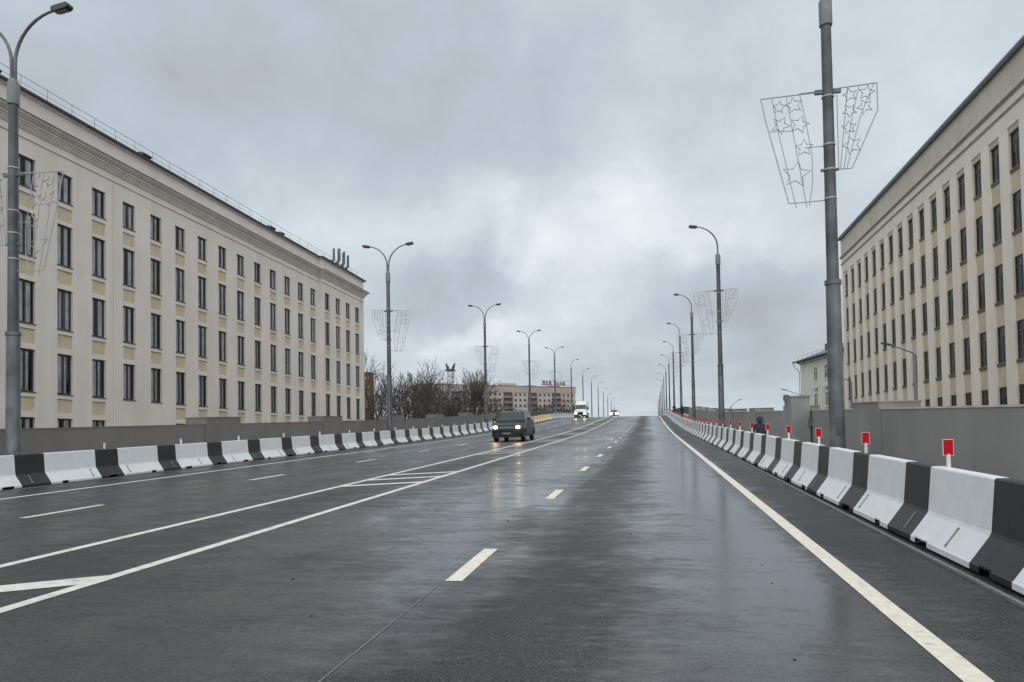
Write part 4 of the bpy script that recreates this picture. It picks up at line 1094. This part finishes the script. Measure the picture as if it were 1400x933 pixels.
def van(loc, rx):
    t = thing('white_van', 'white high-roofed van approaching with yellowish headlights on', 'van', loc); t.rotation_euler = (rx, 0, 0)
    hw = 1.05; f = -2.8; L = 5.8; H = 2.85
    b = MB()
    def sec(y, w_, z0, z1, wt): h = [(0, z0), (w_*.9, z0), (w_, z0+.15), (w_, z1*.55), (wt, z1-.12), (wt*.85, z1), (0, z1+.02)]; return [(x, y, z_) for x, z_ in h]+[(-x, y, z_) for x, z_ in h[-2:0:-1]]
    loft(b, [sec(f, hw*.88, .38, 1.15, hw*.8), sec(f+.12, hw*.96, .3, 1.28, hw*.86), sec(f+.75, hw, .3, 1.5, hw*.9), sec(f+1.45, hw, .3, 2.3, hw*.86), sec(f+1.9, hw, .3, 2.75, hw*.87), sec(f+2.4, hw, .3, H, hw*.9), sec(f+L, hw, .35, H, hw*.9)])
    b.obj('body', M['vanwhite'], t, True)
    b = MB(); b.quad((-hw*.86, f+.70, 1.50), (hw*.86, f+.70, 1.50), (hw*.80, f+1.36, 2.22), (-hw*.80, f+1.36, 2.22)); b.obj('windscreen', M['carglass'], t)
    b = MB(); b.box(-.48, .48, f-.05, f+.05, .62, 1.0); b.obj('grille', M['cartrim'], t)
    b = MB(); b.box(-hw*.92, hw*.92, f-.08, f+.1, .34, .56); b.obj('bumper', M['cartrim'], t)
    b = MB(); b.box(-.26, .26, f-.1, f-.082, .4, .5); b.obj('number_plate', M['curtain'], t)
    for s in (-1, 1):
        b = MB(); b.box(min(s*.56, s*.9), max(s*.56, s*.9), f-.03, f+.12, .72, .98); hl = b.obj('headlight', M['lens'], t)
        b = MB(); vs = [(s*.73+.14*math.cos(2*PI*i/14), f-.04, .84+.12*math.sin(2*PI*i/14)) for i in range(14)]; b.add(vs, [tuple(range(14))]); b.obj('bulb', M['headfar'], hl)
        b = MB(); b.box(min(s*1.08, s*1.32), max(s*1.08, s*1.32), f+.95, f+1.08, 1.45, 1.8); b.obj('mirror', M['cartrim'], t)
        b = MB(); b.quad((s*hw*1.002, f+1.0, 1.5), (s*hw*1.002, f+2.0, 1.5), (s*hw*.97, f+2.0, 2.1), (s*hw*.97, f+1.4, 2.1)); b.obj('side_window', M['carglass'], t)
    wheels(t, 2.1, (f+.95, f+4.6), .36)
van((-11.25, 126, zr(126)), math.atan(slope(126)))

# ------------------------------------------------------------------ people
def person(loc, rz, label, pose, top, hat):
    t = thing('person', label, 'person', loc, rz, 'people on the right walkway')
    if pose == 'stand':
        J = dict(pel=(0, 0, .95, .15), sp=(0, 0, 1.15, .145), ch=(0, .01, 1.36, .165), nk=(0, .02, 1.5, .06), hd=(0, 0, 1.6, .085), ht=(0, 0, 1.70, .07),
                 hl=(-.1, 0, .9, .09), kl=(-.11, -.03, .5, .062), al=(-.12, .03, .09, .045), tl=(-.13, -.13, .04, .04),
                 hr=(.1, 0, .9, .09), kr=(.12, .05, .5, .062), ar=(.13, .08, .09, .045), tr=(.14, -.07, .04, .04),
                 sl=(-.2, .01, 1.42, .07), el=(-.25, .04, 1.14, .05), wl=(-.22, -.12, .92, .034),
                 sr=(.2, .01, 1.42, .07), er=(.25, .04, 1.14, .05), wr=(.2, -.14, .95, .034))
    else:  # kneeling and stooping forward, seen from behind
        J = dict(pel=(0, 0, .50, .16), sp=(0, .06, .64, .16), ch=(0, .16, .80, .17), nk=(0, .22, .92, .07), hd=(0, .25, 1.0, .09), ht=(0, .27, 1.08, .07),
                 hl=(-.12, .02, .44, .1), kl=(-.18, .38, .1, .07), al=(-.16, -.06, .07, .05), tl=(-.16, -.22, .04, .04),
                 hr=(.12, .02, .44, .1), kr=(.2, .40, .40, .07), ar=(.2, .34, .08, .05), tr=(.2, .48, .04, .04),
                 sl=(-.2, .16, .85, .075), el=(-.27, .34, .62, .05), wl=(-.15, .52, .5, .035),
                 sr=(.2, .16, .85, .075), er=(.27, .34, .62, .05), wr=(.12, .52, .52, .035))
    E = [('pel', 'sp'), ('sp', 'ch'), ('ch', 'nk'), ('nk', 'hd'), ('hd', 'ht'), ('pel', 'hl'), ('hl', 'kl'), ('kl', 'al'), ('al', 'tl'), ('pel', 'hr'), ('hr', 'kr'), ('kr', 'ar'), ('ar', 'tr'),
         ('ch', 'sl'), ('sl', 'el'), ('el', 'wl'), ('ch', 'sr'), ('sr', 'er'), ('er', 'wr')]
    for s, wk in (('l', 'wl'), ('r', 'wr')):
        wx, wy, wz, _ = J[wk]; e = J['e'+s]; dv = (Vector((wx, wy, wz))-Vector(e[:3])).normalized(); sd_ = Vector((1, 0, 0))
        pc = Vector((wx, wy, wz))+dv*.07; J['p'+s] = (*pc, .030); E.append((wk, 'p'+s))
        for k in range(4):
            q = pc+dv*.05+sd_*(.018*(k-1.5)); q2 = q+dv*(.035-.004*abs(k-1))+Vector((0, 0, -.012))
            J['f%s%d' % (s, k)] = (*q, .009); J['g%s%d' % (s, k)] = (*q2, .008); E += [('p'+s, 'f%s%d' % (s, k)), ('f%s%d' % (s, k), 'g%s%d' % (s, k))]
        q = pc-dv*.03+sd_*(.04 if s == 'l' else -.04); J['t2'+s] = (*q, .010); J['t3'+s] = (*(q+dv*.035), .009); E += [('p'+s, 't2'+s), ('t2'+s, 't3'+s)]
    ks = list(J); me = bpy.data.meshes.new('body'); me.from_pydata([J[k][:3] for k in ks], [(ks.index(a), ks.index(b)) for a, b in E], [])
    me.materials.append(top)
    o = link('body', me, t); sk = o.modifiers.new('skin', 'SKIN'); sk.use_smooth_shade = True
    for i, k in enumerate(ks): me.skin_vertices[0].data[i].radius = (J[k][3]*1.0, J[k][3]*.95); me.skin_vertices[0].data[i].use_root = (k == 'pel')
    s2 = o.modifiers.new('ss', 'SUBSURF'); s2.levels = 1; s2.render_levels = 1
    h = Vector(J['hd'][:3]); hh = Vector(J['ht'][:3])
    bm = bmesh.new(); bmesh.ops.create_icosphere(bm, subdivisions=3, radius=.125)
    for v in bm.verts:
        v.co.z *= 1.12
        if v.co.z < -.03: v.co.x *= .85
    mm = bpy.data.meshes.new('hood'); bm.to_mesh(mm); bm.free(); mm.materials.append(hat); mm.polygons.foreach_set('use_smooth', [True]*len(mm.polygons))
    link('hood', mm, t, tuple((h+hh)/2+Vector((0, -.015, .02))))
    fb = bmesh.new(); bmesh.ops.create_icosphere(fb, subdivisions=2, radius=.092)
    for v in fb.verts:
        v.co.z *= 1.15
        if v.co.y > .06 and abs(v.co.x) < .03 and abs(v.co.z) < .03: v.co.y += .02
    fm = bpy.data.meshes.new('face'); fb.to_mesh(fm); fb.free(); fm.materials.append(M['skin']); link('face', fm, t, tuple((h+hh)/2+Vector((0, .05, -.01))))
    return t
person((4.0, 28.1, zr(28.1)+.12), 0, 'person in dark hooded jacket crouching behind the right barriers', 'kneel', M['cloth_dark'], M['cloth_blue'])
person((4.05, 94, zr(94)+.12), .4, 'nearer of two far people in dark clothes on the right walkway', 'stand', M['cloth_dark'], M['cloth_dark'])
person((4.0, 121, zr(121)+.12), -.3, 'farther of two dark standing people by the crest on the right walkway', 'stand', M['cloth_dark'], M['cloth_dark'])
